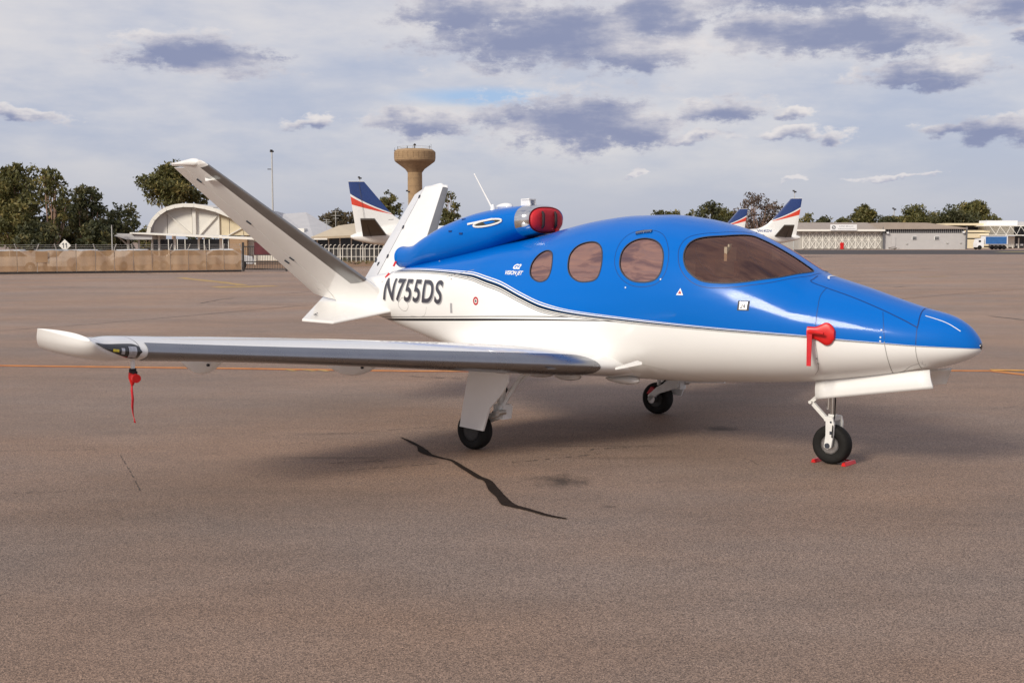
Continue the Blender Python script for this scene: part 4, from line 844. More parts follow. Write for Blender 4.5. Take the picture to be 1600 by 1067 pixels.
plain('door_panel_grey', (.44, .42, .38), .8, var=.08, scale=.6)
plain('frame_pale', (.82, .79, .72), .7, var=.06)
plain('curtain_blue', (.03, .13, .36), .55, var=.2, scale=1.2)
plain('car_white', (.7, .7, .7), .5, coat=.2, var=.03); plain('car_silver', (.35, .36, .37), .55, coat=.2, var=.03); plain('car_dark', (.03, .03, .04), .3, coat=.8, var=.1); plain('car_red', (.3, .03, .03), .3, coat=.8, var=.05)
plain('sign_text_grey', (.12, .12, .13), .6, var=.1)
def mesh_screen():
    m, nt, b, N, L = node_mat('screen_cloth'); out = nt.nodes['Material Output']
    tc = N('ShaderNodeTexCoord'); n = N('ShaderNodeTexNoise'); n.inputs['Scale'].default_value = .9; n.inputs['Detail'].default_value = 5; L(tc.outputs['Object'], n.inputs['Vector'])
    cr = N('ShaderNodeValToRGB'); cr.color_ramp.elements[0].color = (.36, .22, .12, 1); cr.color_ramp.elements[1].color = (.50, .335, .20, 1); cr.color_ramp.elements[0].position = .3; cr.color_ramp.elements[1].position = .7
    L(n.outputs['Fac'], cr.inputs[0]); L(cr.outputs[0], b.inputs['Base Color']); b.inputs['Roughness'].default_value = .9
    t = N('ShaderNodeBsdfTransparent'); t.inputs['Color'].default_value = (1, .92, .82, 1); mx = N('ShaderNodeMixShader'); mx.inputs[0].default_value = .19
    L(b.outputs[0], mx.inputs[1]); L(t.outputs[0], mx.inputs[2]); L(mx.outputs[0], out.inputs['Surface'])
mesh_screen()
# ---- screened security fence
A0, A1 = Vector((at(-130,70.5), 70.0, 0)), Vector((at(379,78), 77.6, 0)); FD = (A1-A0); FL = FD.length; FU = FD.normalized(); frz = math.atan2(FU.y, FU.x)
fence = thing('security_fence', 'long wire fence hung with beige shade cloth and topped with barbed wire', 'fence', A0, frz)
NP = 17; seg = FL/NP; rnd = random.Random(4)
FH = 1.40
for i in range(NP+1):
    mb = MB(); x = i*seg; mb.tube([(x, .04, 0), (x, .04, FH+.02), (x+.03*rnd.uniform(-1, 1), .04, FH+.1)], .03, 6); s = rnd.choice((-1, 1)) if i % 4 else 0; mb.tube([(x, .04, FH+.08), (x+.12*s, -.12, FH+.40)], .028, 6); mb.build('fence_post', MATS['galvanised'], fence)
for i in range(NP):
    x0, x1 = i*seg+.012, (i+1)*seg-.012; GX = np.linspace(x0, x1, 13); GZ = np.linspace(.14, FH, 9); rows = []
    for a in GX: rows.append([(a, -.02+.022*math.sin(a*3.1+z*4+i)+.012*math.sin(a*9+i*2), z-(.03*math.sin((a-x0)/seg*math.pi*2) if z > 1.3 else 0)) for z in GZ])
    mb = MB(); mb.grid(np.array(rows)); mb.build('screen_panel', MATS['screen_cloth'], fence)
for z, y in ((FH+.14, 0), (FH+.25, -.05), (FH+.37, -.10)):
    mb = MB(); mb.tube([(0, y, z), (FL/2, y, z-.03), (FL, y, z)], .008, 4); mb.build('barbed_wire', MATS['galvanised'], fence)
mb = MB(); mb.tube([(0, .02, FH), (FL, .02, FH)], .022, 6); mb.tube([(0, .02, .1), (FL, .02, .1)], .012, 6); mb.build('fence_rail', MATS['galvanised'], fence)
mb = MB(); mb.box((FL/2, .1, .06), (FL, .2, .12)); mb.build('fence_footing', MATS['dark_steel'], fence)
# notice board hung on the fence
px0 = (at(51,71.5)-A0.x)/FU.x
mb = MB(); mb.box((0, 0, 0), (.68, .012, .66)); nb = mb.build('notice_board', MATS['screen_cloth'], None, smooth=False); nb.location = A0+FU*px0+Vector((.02, -.06, 1.02)); nb.rotation_euler = (0, 0, frz); tag(nb, 'plain square beige board hung on the screened fence', 'board')
# ---- gate with dark bars
gD = 79; g0, g1 = at(379.5,gD), at(447,gD)
gate = thing('security_gate', 'dark metal barred gate standing at the right end of the screened fence', 'gate', (g0, gD, 0))
W_ = g1-g0
for x in (0, W_): mb = MB(); mb.box((x, 0, .95), (.13, .13, 1.9)); mb.build('gate_post', MATS['dark_steel'], gate, smooth=False)
for z in (.12, .62, 1.62): mb = MB(); mb.box((W_/2, 0, z), (W_-.14, .05, .07)); mb.build('gate_rail', MATS['dark_steel'], gate, smooth=False)
for k in range(26): mb = MB(); mb.box((W_*(k+.5)/26, .04, .85), (.025, .025, 1.55)); mb.build('gate_bar', MATS['dark_steel'], gate, smooth=False)
gs = thing('gate_sign', 'dark maroon panel board mounted on the upper half of the barred gate', 'sign', (at(416,gD-.3), gD-.25, 0))
mb = MB(); mb.box((0, 0, 1.50), (1.62, .05, .82)); mb.build('sign_face', MATS['sign_maroon'], gs, smooth=False)
mb = MB(); mb.box((0, .0, 1.93), (1.68, .07, .04)); mb.box((0, 0, 1.07), (1.68, .07, .04)); mb.build('sign_frame', MATS['dark_steel'], gs, smooth=False)
# ---- cars parked behind the fence
def car(px, D, mat, label, rz=0.0):
    t = thing('parked_car', label, 'car', (at(px, D), D, 0), rz, 'cars parked behind the screened fence')
    pr = [(-2.15,.35),(-2.2,.75),(-1.95,.93),(-1.2,.98),(-.65,1.40),(.75,1.43),(1.45,1.02),(2.1,.9),(2.2,.6),(2.15,.35)]
    mb = MB(); mb.prism([(x, -.82, z) for x, z in pr], (0, 1.64, 0)); o = mb.build('car_body', MATS[mat], t, smooth=False); bv = o.modifiers.new('round', 'BEVEL'); bv.width = .07; bv.segments = 2
    for y in (-.83, .815):
        mb = MB(); mb.prism([(-1.0, y, 1.0), (-.55, y, 1.33), (.1, y, 1.36), (.1, y, 1.0)], (0, .012, 0)); mb.prism([(.16, y, 1.0), (.16, y, 1.36), (.68, y, 1.36), (1.2, y, 1.02)], (0, .012, 0)); mb.build('car_window', MATS['window_dark'], t, smooth=False)
    for x in (-1.35, 1.35):
        for y in (-.74, .74): mb = MB(); mb.lathe([(.2, -.1), (.31, -.1), (.33, -.05), (.33, .05), (.31, .1), (.2, .1)], 18, (x, y, .33), 'Y'); w = mb.build('car_wheel', MATS['black_rubber'], t); mb = MB(); mb.lathe([(.19, -.09), (.05, -.11), (.05, .11), (.19, .09)], 12, (x, y, .33), 'Y'); mb.build('wheel_rim', MATS['car_silver'], w)
for a in [(15,77,'car_white','white car glimpsed through the shade cloth at the far left',.2),(78,79,'car_silver','silver car glimpsed through the shade cloth right of the beige board',1.3),(125,78,'car_white','white hatchback glimpsed through the shade cloth under the diamond road sign',1.2),
          (205,81,'car_white','white car glimpsed through the shade cloth below the left end of the canopy',1.0),(290,83,'car_silver','silver car glimpsed through the shade cloth under the terminal columns',.1),(345,84,'car_white','white car glimpsed through the shade cloth next to the barred gate',.3)]: car(*a)
# ---- diamond road sign
D = 83; rs = thing('road_sign', 'small pale diamond road sign on a post behind the fence', 'road sign', (at(101,D), D, 0))
mb = MB(); mb.tube([(0, .05, 0), (0, .05, 1.9)], .03, 8); mb.build('sign_post', MATS['galvanised'], rs)
mb = MB(); r = .42; mb.prism([(r, 0, 1.68), (0, 0, 1.68+r), (-r, 0, 1.68), (0, 0, 1.68-r)], (0, .02, 0)); mb.build('sign_plate', MATS['cladding_white'], rs, smooth=False)
mb = MB()
for sx in (-.09, .12): mb.bar((sx, -.008, 1.5), (sx, -.008, 1.82), .06, .01, up=(0, 1, 0)); mb.bar((sx, -.008, 1.86), (sx-.09, -.008, 1.74), .05, .01, up=(0, 1, 0))
mb.build('sign_arrow', MATS['sign_text_grey'], rs, smooth=False)
# ---- terminal with a wave roof
TD = 118
term = thing('terminal_building', 'white terminal hall with a vaulted roof and braced gable wall', 'terminal', (at(330,TD), TD, 0))
ox = at(330, TD)
PR = [(236,366),(238.5,353),(245,341),(254,332),(265,325),(278,321),(292,319.2),(308,319.6),(325,322.5),(342,327),(362,335),(385,345),(412,357),(440,369)]
prof = [(at(a,TD)-ox, hz(b,TD)) for a, b in PR]
def vault(mb, dz, y0, y1, sc_=1.0):
    n = len(prof); a = [(x*sc_, y0, z+dz) for x, z in prof]; b = [(x*sc_+2.0*(y1-y0)/22, y1, z+dz) for x, z in prof]; return mb.grid(np.stack([np.array(a), np.array(b)], 1))
mb = MB(); vault(mb, 0, -.9, 24); o = mb.build('vault_roof', MATS['roof_grey'], term, angle=60); so = o.modifiers.new('thick', 'SOLIDIFY'); so.thickness = .12
mb = MB()
for i in range(len(prof)-1): mb.bar((prof[i][0], -.95, prof[i][1]-.16), (prof[i+1][0], -.95, prof[i+1][1]-.16), .12, .36, up=(0, 0, 1))
mb.build('roof_rim', MATS['cladding_white'], term, smooth=False)
def inner(x): return float(np.interp(x, [p[0] for p in prof], [p[1] for p in prof]))-.25
cuts = [237.5, 262, 301, 343, 359, 381, 402, 430]
for i in range(len(cuts)-1):
    xs = np.linspace(at(cuts[i],TD)-ox+.03, at(cuts[i+1],TD)-ox-.03, 7); z0 = hz(368,TD)
    poly = [(x, 0, max(z0+.02, inner(x))) for x in xs]+[(xs[-1], 0, z0), (xs[0], 0, z0)]; mb = MB(); mb.prism(poly, (0, .1, 0)); mb.build('gable_panel', MATS['cladding_cream' if i in (3,4,5,6) else 'cladding_white'], term, smooth=False)
def tb(a, b, w=.14, mat='cladding_white', y=-.12, nm='wall_brace'): mb = MB(); mb.bar((at(a[0],TD)-ox, y, hz(a[1],TD)), (at(b[0],TD)-ox, y, hz(b[1],TD)), w, w, up=(0, 1, 0)); mb.build(nm, MATS[mat], term, smooth=False)
tb((305,325),(305,368),.34,nm='wall_post'); tb((343,333),(343,370),.12,nm='wall_post'); tb((262,333),(301,368),.12); tb((340,338),(310,370),.12); tb((380,356),(350,372),.1)
mb = MB(); mb.box((at(300,TD)-ox, .4, hz(384,TD)-.7), (8.0, .2, 2.7)); mb.build('ground_glazing', MATS['window_dark'], term, smooth=False)
for a in (247,262,276,288,318,326,347,356): tb((a,374),(a,398),.07,y=.25,nm='glazing_bar')
mb = MB(); mb.box((at(372,TD)-ox, .3, 1.2), (1.75, .5, 2.4)); mb.build('brick_wall', MATS['brick_tan'], term, smooth=False)
mb = MB(); mb.box((at(405,TD)-ox, 1.5, 1.2), (5, .3, 2.3)); mb.build('brick_wall', MATS['brick_tan'], term, smooth=False)
mb = MB(); mb.box((at(425,TD)-ox, 10, 1.6), (6, 18, 3.2)); mb.build('rear_wall', MATS['cladding_white'], term, smooth=False)
# ---- canopy in front of it
CD = 98; can = thing('entrance_canopy', 'low white canopy roof on slim columns before the vaulted terminal', 'canopy', (at(300,CD), CD, 0)); ox2 = at(300, CD)
mb = MB(); mb.prism([(at(203,CD)-ox2, 0, hz(363.3,CD)), (at(400,CD)-ox2, 0, hz(371.5,CD)), (at(400,CD)-ox2, 0, hz(375,CD)), (at(203,CD)-ox2, 0, hz(365.4,CD))], (0, 5, 0)); mb.build('canopy_roof', MATS['cladding_white'], can, smooth=False)
mb = MB(); mb.prism([(at(149,CD)-ox2, .3, hz(364.2,CD)), (at(236,CD)-ox2, .3, hz(366.5,CD)), (at(236,CD)-ox2, .3, hz(374.3,CD)), (at(196,CD)-ox2, .3, hz(374.5,CD)), (at(180,CD)-ox2, .3, hz(369.5,CD)), (at(149,CD)-ox2, .3, hz(366.4,CD))], (0, 4, 0)); mb.build('canopy_roof', MATS['roof_grey'], can, smooth=False)
for p, w in ((191,.17),(208,.14),(229,.14),(240,.14),(265,.17),(303,.14),(338,.2),(392,.14)): mb = MB(); mb.box((at(p,CD)-ox2, 1.5, 1.2), (w, w, 2.5)); mb.build('canopy_column', MATS['cladding_white'], can, smooth=False)
mb = MB(); mb.bar((at(175,CD)-ox2, 1.5, hz(369.5,CD)), (at(190,CD)-ox2, 1.5, hz(383,CD)), .12, .12); mb.build('canopy_strut', MATS['cladding_white'], can, smooth=False)
# ---- departures wing: pitched roofs, dark glazing
WD = 116; dep = thing('departures_wing', 'low wing with grey and cream sloping roofs over dark glazing', 'terminal wing', (at(530,WD), WD, 0)); ox3 = at(530, WD)
def wp(px, py, y=0): return (at(px,WD)-ox3, y, hz(py,WD))
mb = MB(); mb.add([wp(436,368), wp(490,372), wp(515,361,6), wp(440,327,14), wp(400,330,14)], [(0, 1, 2, 3, 4)]); o = mb.build('grey_roof', MATS['roof_grey'], dep, smooth=False); so = o.modifiers.new('thick', 'SOLIDIFY'); so.thickness = .15
mb = MB(); mb.add([wp(486,370.5), wp(520,352,4), wp(545,347.5,6), wp(640,340,6), wp(680,352,2), wp(640,366), wp(560,367.5)], [(0, 1, 2, 3, 4, 5, 6)]); o = mb.build('cream_roof', MATS['roof_cream'], dep, smooth=False); so = o.modifiers.new('thick', 'SOLIDIFY'); so.thickness = .22
mb = MB(); mb.box((at(582,WD)-ox3, 1.6, 1.15), (12.5, .2, 2.3)); mb.build('wing_glazing', MATS['window_dark'], dep, smooth=False)
for k in range(11): mb = MB(); mb.box((at(492+k*18,WD)-ox3, 1.4, 1.25), (.10, .12, 2.5)); mb.build('glazing_post', MATS['cladding_white'], dep, smooth=False)
mb = MB(); mb.box((at(560,WD)-ox3, 12, 1.4), (20, 14, 2.8)); mb.build('wing_wall', MATS['cladding_cream'], dep, smooth=False)
mb = MB(); mb.box((at(500,WD)-ox3, .1, hz(373.5,WD)), (1.4, .14, .16)); mb.build('fascia', MATS['cladding_white'], dep, smooth=False)
# television aerials on the roof
for i, (px, top, lab) in enumerate(((498,343,'short roof aerial at the left end of the grey roof'),(513,330,'tall roof aerial with crossed arms above the grey roof'))):
    t = thing('roof_aerial', lab, 'aerial', (at(px,WD), WD+5, 3.1)); zt_ = hz(top,WD+5)-3.1
    mb = MB(); mb.tube([(0, 0, 0), (0, 0, zt_)], .03, 5); mb.build('mast', MATS['galvanised'], t); mb = MB()
    for q, w in ((.95, .35), (.75, .5), (.6, .3)): mb.bar((-w, 0, zt_*q), (w, 0, zt_*q), .03)
    mb.build('aerial_arms', MATS['galvanised'], t)
# ---- hooped white fence before the glazing
HD = 112; hf = thing('hooped_fence', 'white tubular fence with inward curved tops in front of the dark glazing', 'fence', (at(500,HD), HD, 0))
for k in range(16):
    x = k*.42; mb = MB(); mb.tube([(x, 0, 0), (x, 0, 1.25), (x+.03, -.05, 1.45), (x+.12, -.14, 1.58), (x+.26, -.24, 1.62)], .032, 5); mb.build('fence_hoop', MATS['cladding_white'], hf)
for z in (.5, 1.25): mb = MB(); mb.tube([(0, 0, z), (6.4, 0, z)], .025, 5); mb.build('fence_rail', MATS['cladding_white'], hf)
mb = MB()
for k in range(44): mb.box((k*.147, .01, .65), (.012, .012, 1.2))
st = mb.build('fence_mesh', MATS['galvanised'], hf, smooth=False); struct(st, 'stuff')
# ---- water tower
WT = 420; wtw = thing('water_tower', 'tan concrete water tower with a wide bowl on a round shaft', 'water tower', (at(649,WT), WT, 0)); u = WT/1865
mb = MB(); mb.lathe([(12*u, 0), (11.2*u, hz(272,WT)), (11.6*u, hz(270,WT))], 40); mb.build('tower_shaft', MATS['concrete_tan'], wtw)
mb = MB(); mb.lathe([(11.4*u, hz(271,WT)), (15*u, hz(266,WT)), (30.5*u, hz(254.5,WT)), (31.5*u, hz(252.5,WT))], 48); mb.build('bowl_cone', MATS['concrete_dark'], wtw, angle=25)
mb = MB(); mb.lathe([(31.6*u, hz(252.4,WT)), (31.8*u, hz(250,WT)), (31.8*u, hz(240,WT)), (31*u, hz(238.5,WT)), (27.5*u, hz(236,WT)), (24*u, hz(235.5,WT))], 48); mb.build('bowl_drum', MATS['concrete_tan'], wtw, angle=25)
for z in (250, 246.7, 243.3, 240):
    mb = MB(); mb.lathe([(31.85*u, hz(z+.15,WT)), (31.95*u, hz(z,WT)), (31.85*u, hz(z-.15,WT))], 48, cap=False); mb.build('drum_joint', MATS['concrete_dark'], wtw)
for k in range(24):
    a = 2*math.pi*k/24; r = 31.85*u; mb = MB(); mb.box((r*math.cos(a), r*math.sin(a), (hz(250,WT)+hz(240,WT))/2), (.12, .10, 2.2), a); mb.build('drum_rib', MATS['concrete_dark'], wtw, smooth=False)
for k in range(12):
    mb = MB(); a = 2*math.pi*k/12; r = 25*u; mb.tube([(r*math.cos(a), r*math.sin(a), hz(236,WT)), (r*math.cos(a), r*math.sin(a), hz(232,WT))], .06, 4); a2 = 2*math.pi*(k+1)/12
    mb.tube([(r*math.cos(a), r*math.sin(a), hz(232,WT)), (r*math.cos(a2), r*math.sin(a2), hz(232,WT))], .05, 4); mb.build('roof_railing', MATS['galvanised'], wtw)
for x, h, w in ((-2.6, 230, .25), (0, 226.5, .35), (-.6, 229, .12), (5.1, 229.5, .15), (5.7, 227.5, .1), (-5.9, 231, .2)): mb = MB(); mb.tube([(x, 0, hz(236,WT)), (x, 0, hz(h,WT))], w*.5, 5); mb.build('roof_antenna', MATS['dark_steel'], wtw)
mb = MB(); mb.lathe([(.1, -.35), (.45, -.2), (.45, .2), (.1, .35)], 10, (0, 0, hz(228.5,WT))); mb.build('warning_beacon', MATS['dark_steel'], wtw)
mb = MB(); mb.bar((-7.2, 0, hz(237.3,WT)), (-5.4, 0, hz(237.3,WT)), .3); mb.bar((-7, 0, hz(233,WT)), (-7, 0, hz(238,WT)), .08); mb.build('roof_davit', MATS['dark_steel'], wtw)
for k in range(9):
    z = hz(280+k*12,WT); mb = MB(); mb.lathe([(11.35*u+.0, z-.06), (11.45*u, z), (11.35*u, z+.06)], 40, cap=False); mb.build('shaft_joint', MATS['concrete_dark'], wtw)
# ---- light masts
def light_mast(px, py, D, lab, arm=0, lamps=4, r=.11):
    t = thing('light_mast', lab, 'light mast', (at(px,D), D, 0)); h = hz(py,D); s = D/1865
    mb = MB(); mb.tube([(0, 0, 0), (0, 0, h*.6), (0, 0, h)], [r*1.4, r, r*.8], 8); mb.build('mast', MATS['galvanised'], t)
    for k in range(lamps):
        a = 2*math.pi*k/lamps+.4; mb = MB(); mb.box((1.6*s*math.cos(a), 1.6*s*math.sin(a), h+(.8 if k % 2 else -.8)*s), (2.6*s, 2.2*s, 2.2*s), a); mb.build('lamp_head', MATS['dark_steel'], t, smooth=False)
    if arm: z = h-arm*s; mb = MB(); mb.bar((-7*s, 0, z), (0, 0, z), 1.2*s); mb.build('lamp_arm', MATS['dark_steel'], t, smooth=False)
light_mast(427, 238, 150, 'tall grey light mast with side arm above the vaulted terminal', 28, 5)
light_mast(563, 279, 135, 'slim light mast just above the blue airliner tail tip on the left', 0, 3, .07)
light_mast(638, 300, 140, 'slim light mast left of the water tower shaft', 0, 2, .06)
light_mast(1396, 327, 420, 'light mast between trees above the grey hangar roof', 0, 3, .18)
light_mast(1240, 300, 240, 'light mast behind the right airliner tail tip', 0, 3, .09)
light_mast(175, 352, 90, 'thin lamp post under the left trees beside the canopy', 0, 1, .04)
# ---- twin turboprop airliners
def airliner(px_tail, D, heading, label, reg=None):
    """local axes: nose towards +x, tail tip at the origin"""
    t = thing('airliner', label, 'airliner', (at(px_tail,D), D, 0), heading, 'turboprop airliners parked behind the jet')
    st = [(-.1,2.32,.06),(.3,2.32,.26),(1.5,2.30,.52),(3.2,2.42,.88),(5.2,2.28,1.10),(7,2.12,1.15),(14.5,2.1,1.15),(16,2.08,1.10),(17.4,1.98,.92),(18.6,1.83,.62),(19.4,1.72,.3),(19.7,1.68,.02)]
    fz, fr = _q([(a, b) for a, b, c in st]), _q([(a, c) for a, b, c in st]); xs = np.linspace(0, 19.7, 60); a = np.linspace(0, 2*math.pi, 32, endpoint=False)
    Gd = np.array([np.stack([np.full(32, x), fr(x)*np.cos(a), fz(x)+fr(x)*np.sin(a)], 1) for x in xs]); mb = MB(); mb.grid(Gd, cv=True); mb.add(Gd[0], [tuple(range(32))]); body = mb.build('airliner_fuselage', MATS['airliner_white'], t, angle=50)
    for sd in (-1, 1):
        xs2 = np.linspace(4.5, 17.5, 40); mb = MB(); mb.grid(np.array([[(x, sd*(float(fr(x))*math.cos(R(e))+.006), float(fz(x))+float(fr(x))*math.sin(R(e))) for e in (-8, 2)] for x in xs2])); mb.build('cheat_line', MATS['airliner_red'], body)
        for k in range(11):
            x = 5.6+k*.78; mb = MB(); mb.grid(np.array([[(x+dx, sd*(1.15*math.cos(R(e))+.008), 2.1+1.15*math.sin(R(e))) for e in (14, 24, 34)] for dx in (-.13, 0, .13)])); mb.build('cabin_window', MATS['window_dark'], body)
        mb = MB(); mb.grid(np.array([[(x, sd*(float(fr(x))*math.cos(R(e))+.01), float(fz(x))+float(fr(x))*math.sin(R(e))) for e in (28, 45, 62)] for x in (17.0, 17.5, 18.0)])); mb.build('flight_deck_window', MATS['window_dark'], body)
    FT = [(-.15,6.95),(1.15,6.95),(3.35,4.35),(5.7,3.15),(5.0,3.0),(.4,2.7),(.55,3.0)]
    def fin_x(z): return np.interp(z, [2.7, 6.95], [.45, -.15]), np.interp(z, [3.0, 3.15, 3.5, 3.85, 4.35, 6.95], [6.6, 5.7, 4.6, 3.95, 3.35, 1.15])
    def fin_slab(z_of_lo, z_of_hi, off, mat, nm, n=16):
        # z limits are functions of the fraction along the chord (0 trailing edge .. 1 leading edge)
        for sd in (-1, 1):
            rows = []
            for f in np.linspace(0, 1, n):
                row = []
                for g in np.linspace(0, 1, 7):
                    z = z_of_lo(f)*(1-g)+z_of_hi(f)*g; x0, x1 = fin_x(z); x = x0+(x1-x0)*f; row.append((x, sd*(.02+.16*math.sqrt(max(0, f*(1-f)))*(1.4-.8*(z-2.7)/4.3)+off), z))
                rows.append(row)
            mb = MB(); mb.grid(np.array(rows)); mb.build(nm, MATS[mat], fin)
    mb = MB()
    for sd in (-1, 1):
        rows = []
        for f in np.linspace(0, 1, 16): rows.append([(lambda xx: (xx[0]+(xx[1]-xx[0])*f, sd*(.16*math.sqrt(max(0, f*(1-f)))*(1.4-.8*(z-2.7)/4.3)+.02*(f < .99)), z))(fin_x(z)) for z in np.linspace(2.6, 6.95, 14)])
        mb.grid(np.array(rows))
    mb.box((.5, 0, 6.95), (1.3, .07, .05)); fin = mb.build('airliner_fin', MATS['airliner_white'], t, angle=60)
    fin_slab(lambda f: 5.92-1.55*f, lambda f: 6.93, .008, 'airliner_blue', 'fin_blue_paint'); fin_slab(lambda f: 5.02-.80*f, lambda f: 5.70-1.46*f, .008, 'airliner_red', 'fin_red_paint')
    mb = MB(); mb.bar((1.25, -.21, 3.2), (.75, -.14, 6.8), .02, .02); mb.build('rudder_gap', MATS['airliner_grey'], fin)
    for sd in (-1, 1):
        mb = MB(); P4 = [(1.05, sd*.3, 2.42), (3.1, sd*.5, 2.42), (2.2, sd*4.1, 3.80), (1.05, sd*4.1, 3.80)]; mb.add(P4+[(x, y, z-.12) for x, y, z in P4], [(0, 1, 2, 3), (7, 6, 5, 4), (0, 4, 5, 1), (1, 5, 6, 2), (2, 6, 7, 3), (3, 7, 4, 0)]); tp = mb.build('tailplane', MATS['airliner_grey'], t, smooth=False)
        mb = MB(); mb.bar((1.75, sd*.4, 2.28), (1.5, sd*4.0, 3.66), .05, .03); mb.build('elevator_gap', MATS['dark_steel'], tp)
        mb = MB(); W4 = [(9.1, sd*.9, 1.35), (11.9, sd*.9, 1.35), (11.0, sd*10.7, 2.25), (9.8, sd*10.7, 2.25)]; mb.add(W4+[(x, y, z-.25) for x, y, z in W4], [(0, 1, 2, 3), (7, 6, 5, 4), (0, 4, 5, 1), (1, 5, 6, 2), (2, 6, 7, 3), (3, 7, 4, 0)]); o = mb.build('airliner_wing', MATS['airliner_white'], t, smooth=False); bv = o.modifiers.new('round', 'BEVEL'); bv.width = .08; bv.segments = 2
        mb = MB(); mb.lathe([(.15, 8.9), (.45, 9.8), (.55, 11.5), (.5, 13.2), (.3, 14.0), (.12, 14.5)], 18, (0, sd*3.4, 1.75), 'X'); en = mb.build('engine_pod', MATS['airliner_white'], t)
        mb = MB()
        for k in range(4): a0 = math.pi/2*k+.3; mb.bar((14.2, sd*3.4, 1.75), (14.2, sd*3.4+1.6*math.cos(a0), 1.75+1.6*math.sin(a0)), .2, .05, up=(1, 0, 0))
        mb.build('propeller', MATS['dark_steel'], en, smooth=False)
        mb = MB(); mb.tube([(10.9, sd*3.4, 1.4), (10.9, sd*3.4, .4)], .1, 8); mb.lathe([(.2, -.12), (.38, -.12), (.4, 0), (.38, .12), (.2, .12)], 18, (10.9, sd*3.2, .4), 'Y'); mb.lathe([(.2, -.12), (.38, -.12), (.4, 0), (.38, .12), (.2, .12)], 18, (10.9, sd*3.6, .4), 'Y'); mb.build('main_gear', MATS['black_rubber'], t)
    mb = MB(); mb.tube([(17.2, 0, 1.2), (17.3, 0, .3)], .08, 8); mb.lathe([(.15, -.1), (.28, -.1), (.3, 0), (.28, .1), (.15, .1)], 16, (17.3, 0, .3), 'Y'); mb.build('nose_gear', MATS['black_rubber'], t)
    if reg:
        me = text_mesh(reg, .58, .0, .014); bm = bmesh.new(); bm.from_mesh(me)
        for z in np.arange(.05, .5, .08): bmesh.ops.bisect_plane(bm, geom=bm.verts[:]+bm.edges[:]+bm.faces[:], plane_co=(0, z, 0), plane_no=(0, 1, 0))
        w = max(v.co.x for v in bm.verts)
        for v in bm.verts:
            x = 5.05-v.co.x*1.75/w; z = 2.99+v.co.y*.68; r = float(fr(x)); v.co = (x, math.sqrt(max(.01, r*r-(z-float(fz(x)))**2))+.012, z)
        bm.to_mesh(me); bm.free(); me.materials.clear(); me.materials.append(MATS['airliner_blue']); o = bpy.data.objects.new('airliner_registration', me); COL.objects.link(o); o.parent = body
    return t
airliner(548, 101, R(4), 'white turboprop airliner with blue and red tail standing between the V tail fins')
airliner(1250, 142, R(172), 'white turboprop airliner with blue and red tail lettered VH-KDV', 'VH-KDV')
airliner(1166, 190, R(172), 'partly hidden airliner whose blue and red tail rises directly above the jet windscreen')
# ---- hangar with braced sliding doors
def HB(name, label, cat, px, D): return thing(name, label, cat, (at(px,D), D, 0))
D = 262; s = D/1865; h1 = HB('door_hangar', 'old hangar with pale cross-braced sliding doors and one red door', 'hangar', 1316, D); o1 = at(1316, D)
def hx(px): return at(px, D)-o1
z0, z1 = 0, hz(361.5, D)
mb = MB(); mb.box((0, 12, z1/2), (hx(1379)-hx(1244), 23, z1)); mb.build('hangar_shell', MATS['door_panel_grey'], h1, smooth=False)
mb = MB(); mb.add([(hx(1240), -.8, hz(360,D)), (hx(1380), -.8, hz(360,D)), (hx(1380), 12, hz(347,D)), (hx(1240), 12, hz(347,D)), (hx(1380), 25, hz(360,D)), (hx(1240), 25, hz(360,D))], [(0, 1, 2, 3), (3, 2, 4, 5)]); o = mb.build('hangar_roof', MATS['roof_brown'], h1, smooth=False); so = o.modifiers.new('thick', 'SOLIDIFY'); so.thickness = .25
mb = MB(); mb.box((hx(1312), -.95, hz(360.2,D)), (hx(1380)-hx(1243), .3, .42)); mb.build('hangar_fascia', MATS['frame_pale'], h1, smooth=False)
nb_ = 12; bx0, bx1 = hx(1255), hx(1378.5)
for r_ in range(2):
    za, zb = (0.15, z1*.5) if r_ == 0 else (z1*.5, z1-.15)
    for k in range(nb_):
        xa, xb = bx0+(bx1-bx0)*k/nb_, bx0+(bx1-bx0)*(k+1)/nb_; mb = MB(); y = .42; w = .11
        mb.box(((xa+xb)/2, y-.02, (za+zb)/2), (xb-xa-.05, .06, zb-za-.05)); pnl = mb.build('door_panel', MATS['door_panel_grey'], h1, smooth=False); mb = MB(); y = .34
        mb.bar((xa+.1, y-.07, za), (xb-.1, y-.07, zb), w, .06, up=(0, 1, 0)); mb.bar((xa+.1, y, zb), (xb-.1, y, za), w, .06, up=(0, 1, 0)); mb.bar((xa, y+.03, za), (xa, y+.03, zb), .17, .08, up=(0, 1, 0)); mb.bar((xa+.1, y+.02, zb), (xb-.1, y+.02, zb), .15, .07); mb.build('door_brace', MATS['frame_pale'], pnl, smooth=False)
mb = MB(); mb.box((hx(1316), .18, hz(379.5,D)/2+.05), (.72, .12, hz(379.5,D))); mb.build('red_door', MATS['red_plastic'], h1, smooth=False)
hs = thing('hangar_sign', 'long white sign with a round grey emblem above the braced hangar doors', 'sign', (at(1315,D), D-1.3, hz(355.8,D)))
wS = 41*s; mb = MB(); mb.box((0, 0, 0), (wS, .1, 9*s)); face = mb.build('sign_board', MATS['white_print'], hs, smooth=False)
mb = MB(); a_ = np.linspace(0, 2*math.pi, 24, endpoint=False); mb.grid(np.array([[(-wS*.37+r*s*math.cos(a), -.07, r*s*math.sin(a)) for a in a_] for r in (1.9, 3.0)]), cv=True); mb.bar((-wS*.37-1.5*s, -.07, -.6*s), (-wS*.37+1.4*s, -.07, .8*s), .9*s, .02, up=(0, 1, 0)); mb.build('sign_emblem', MATS['sign_text_grey'], hs, fixn=False)
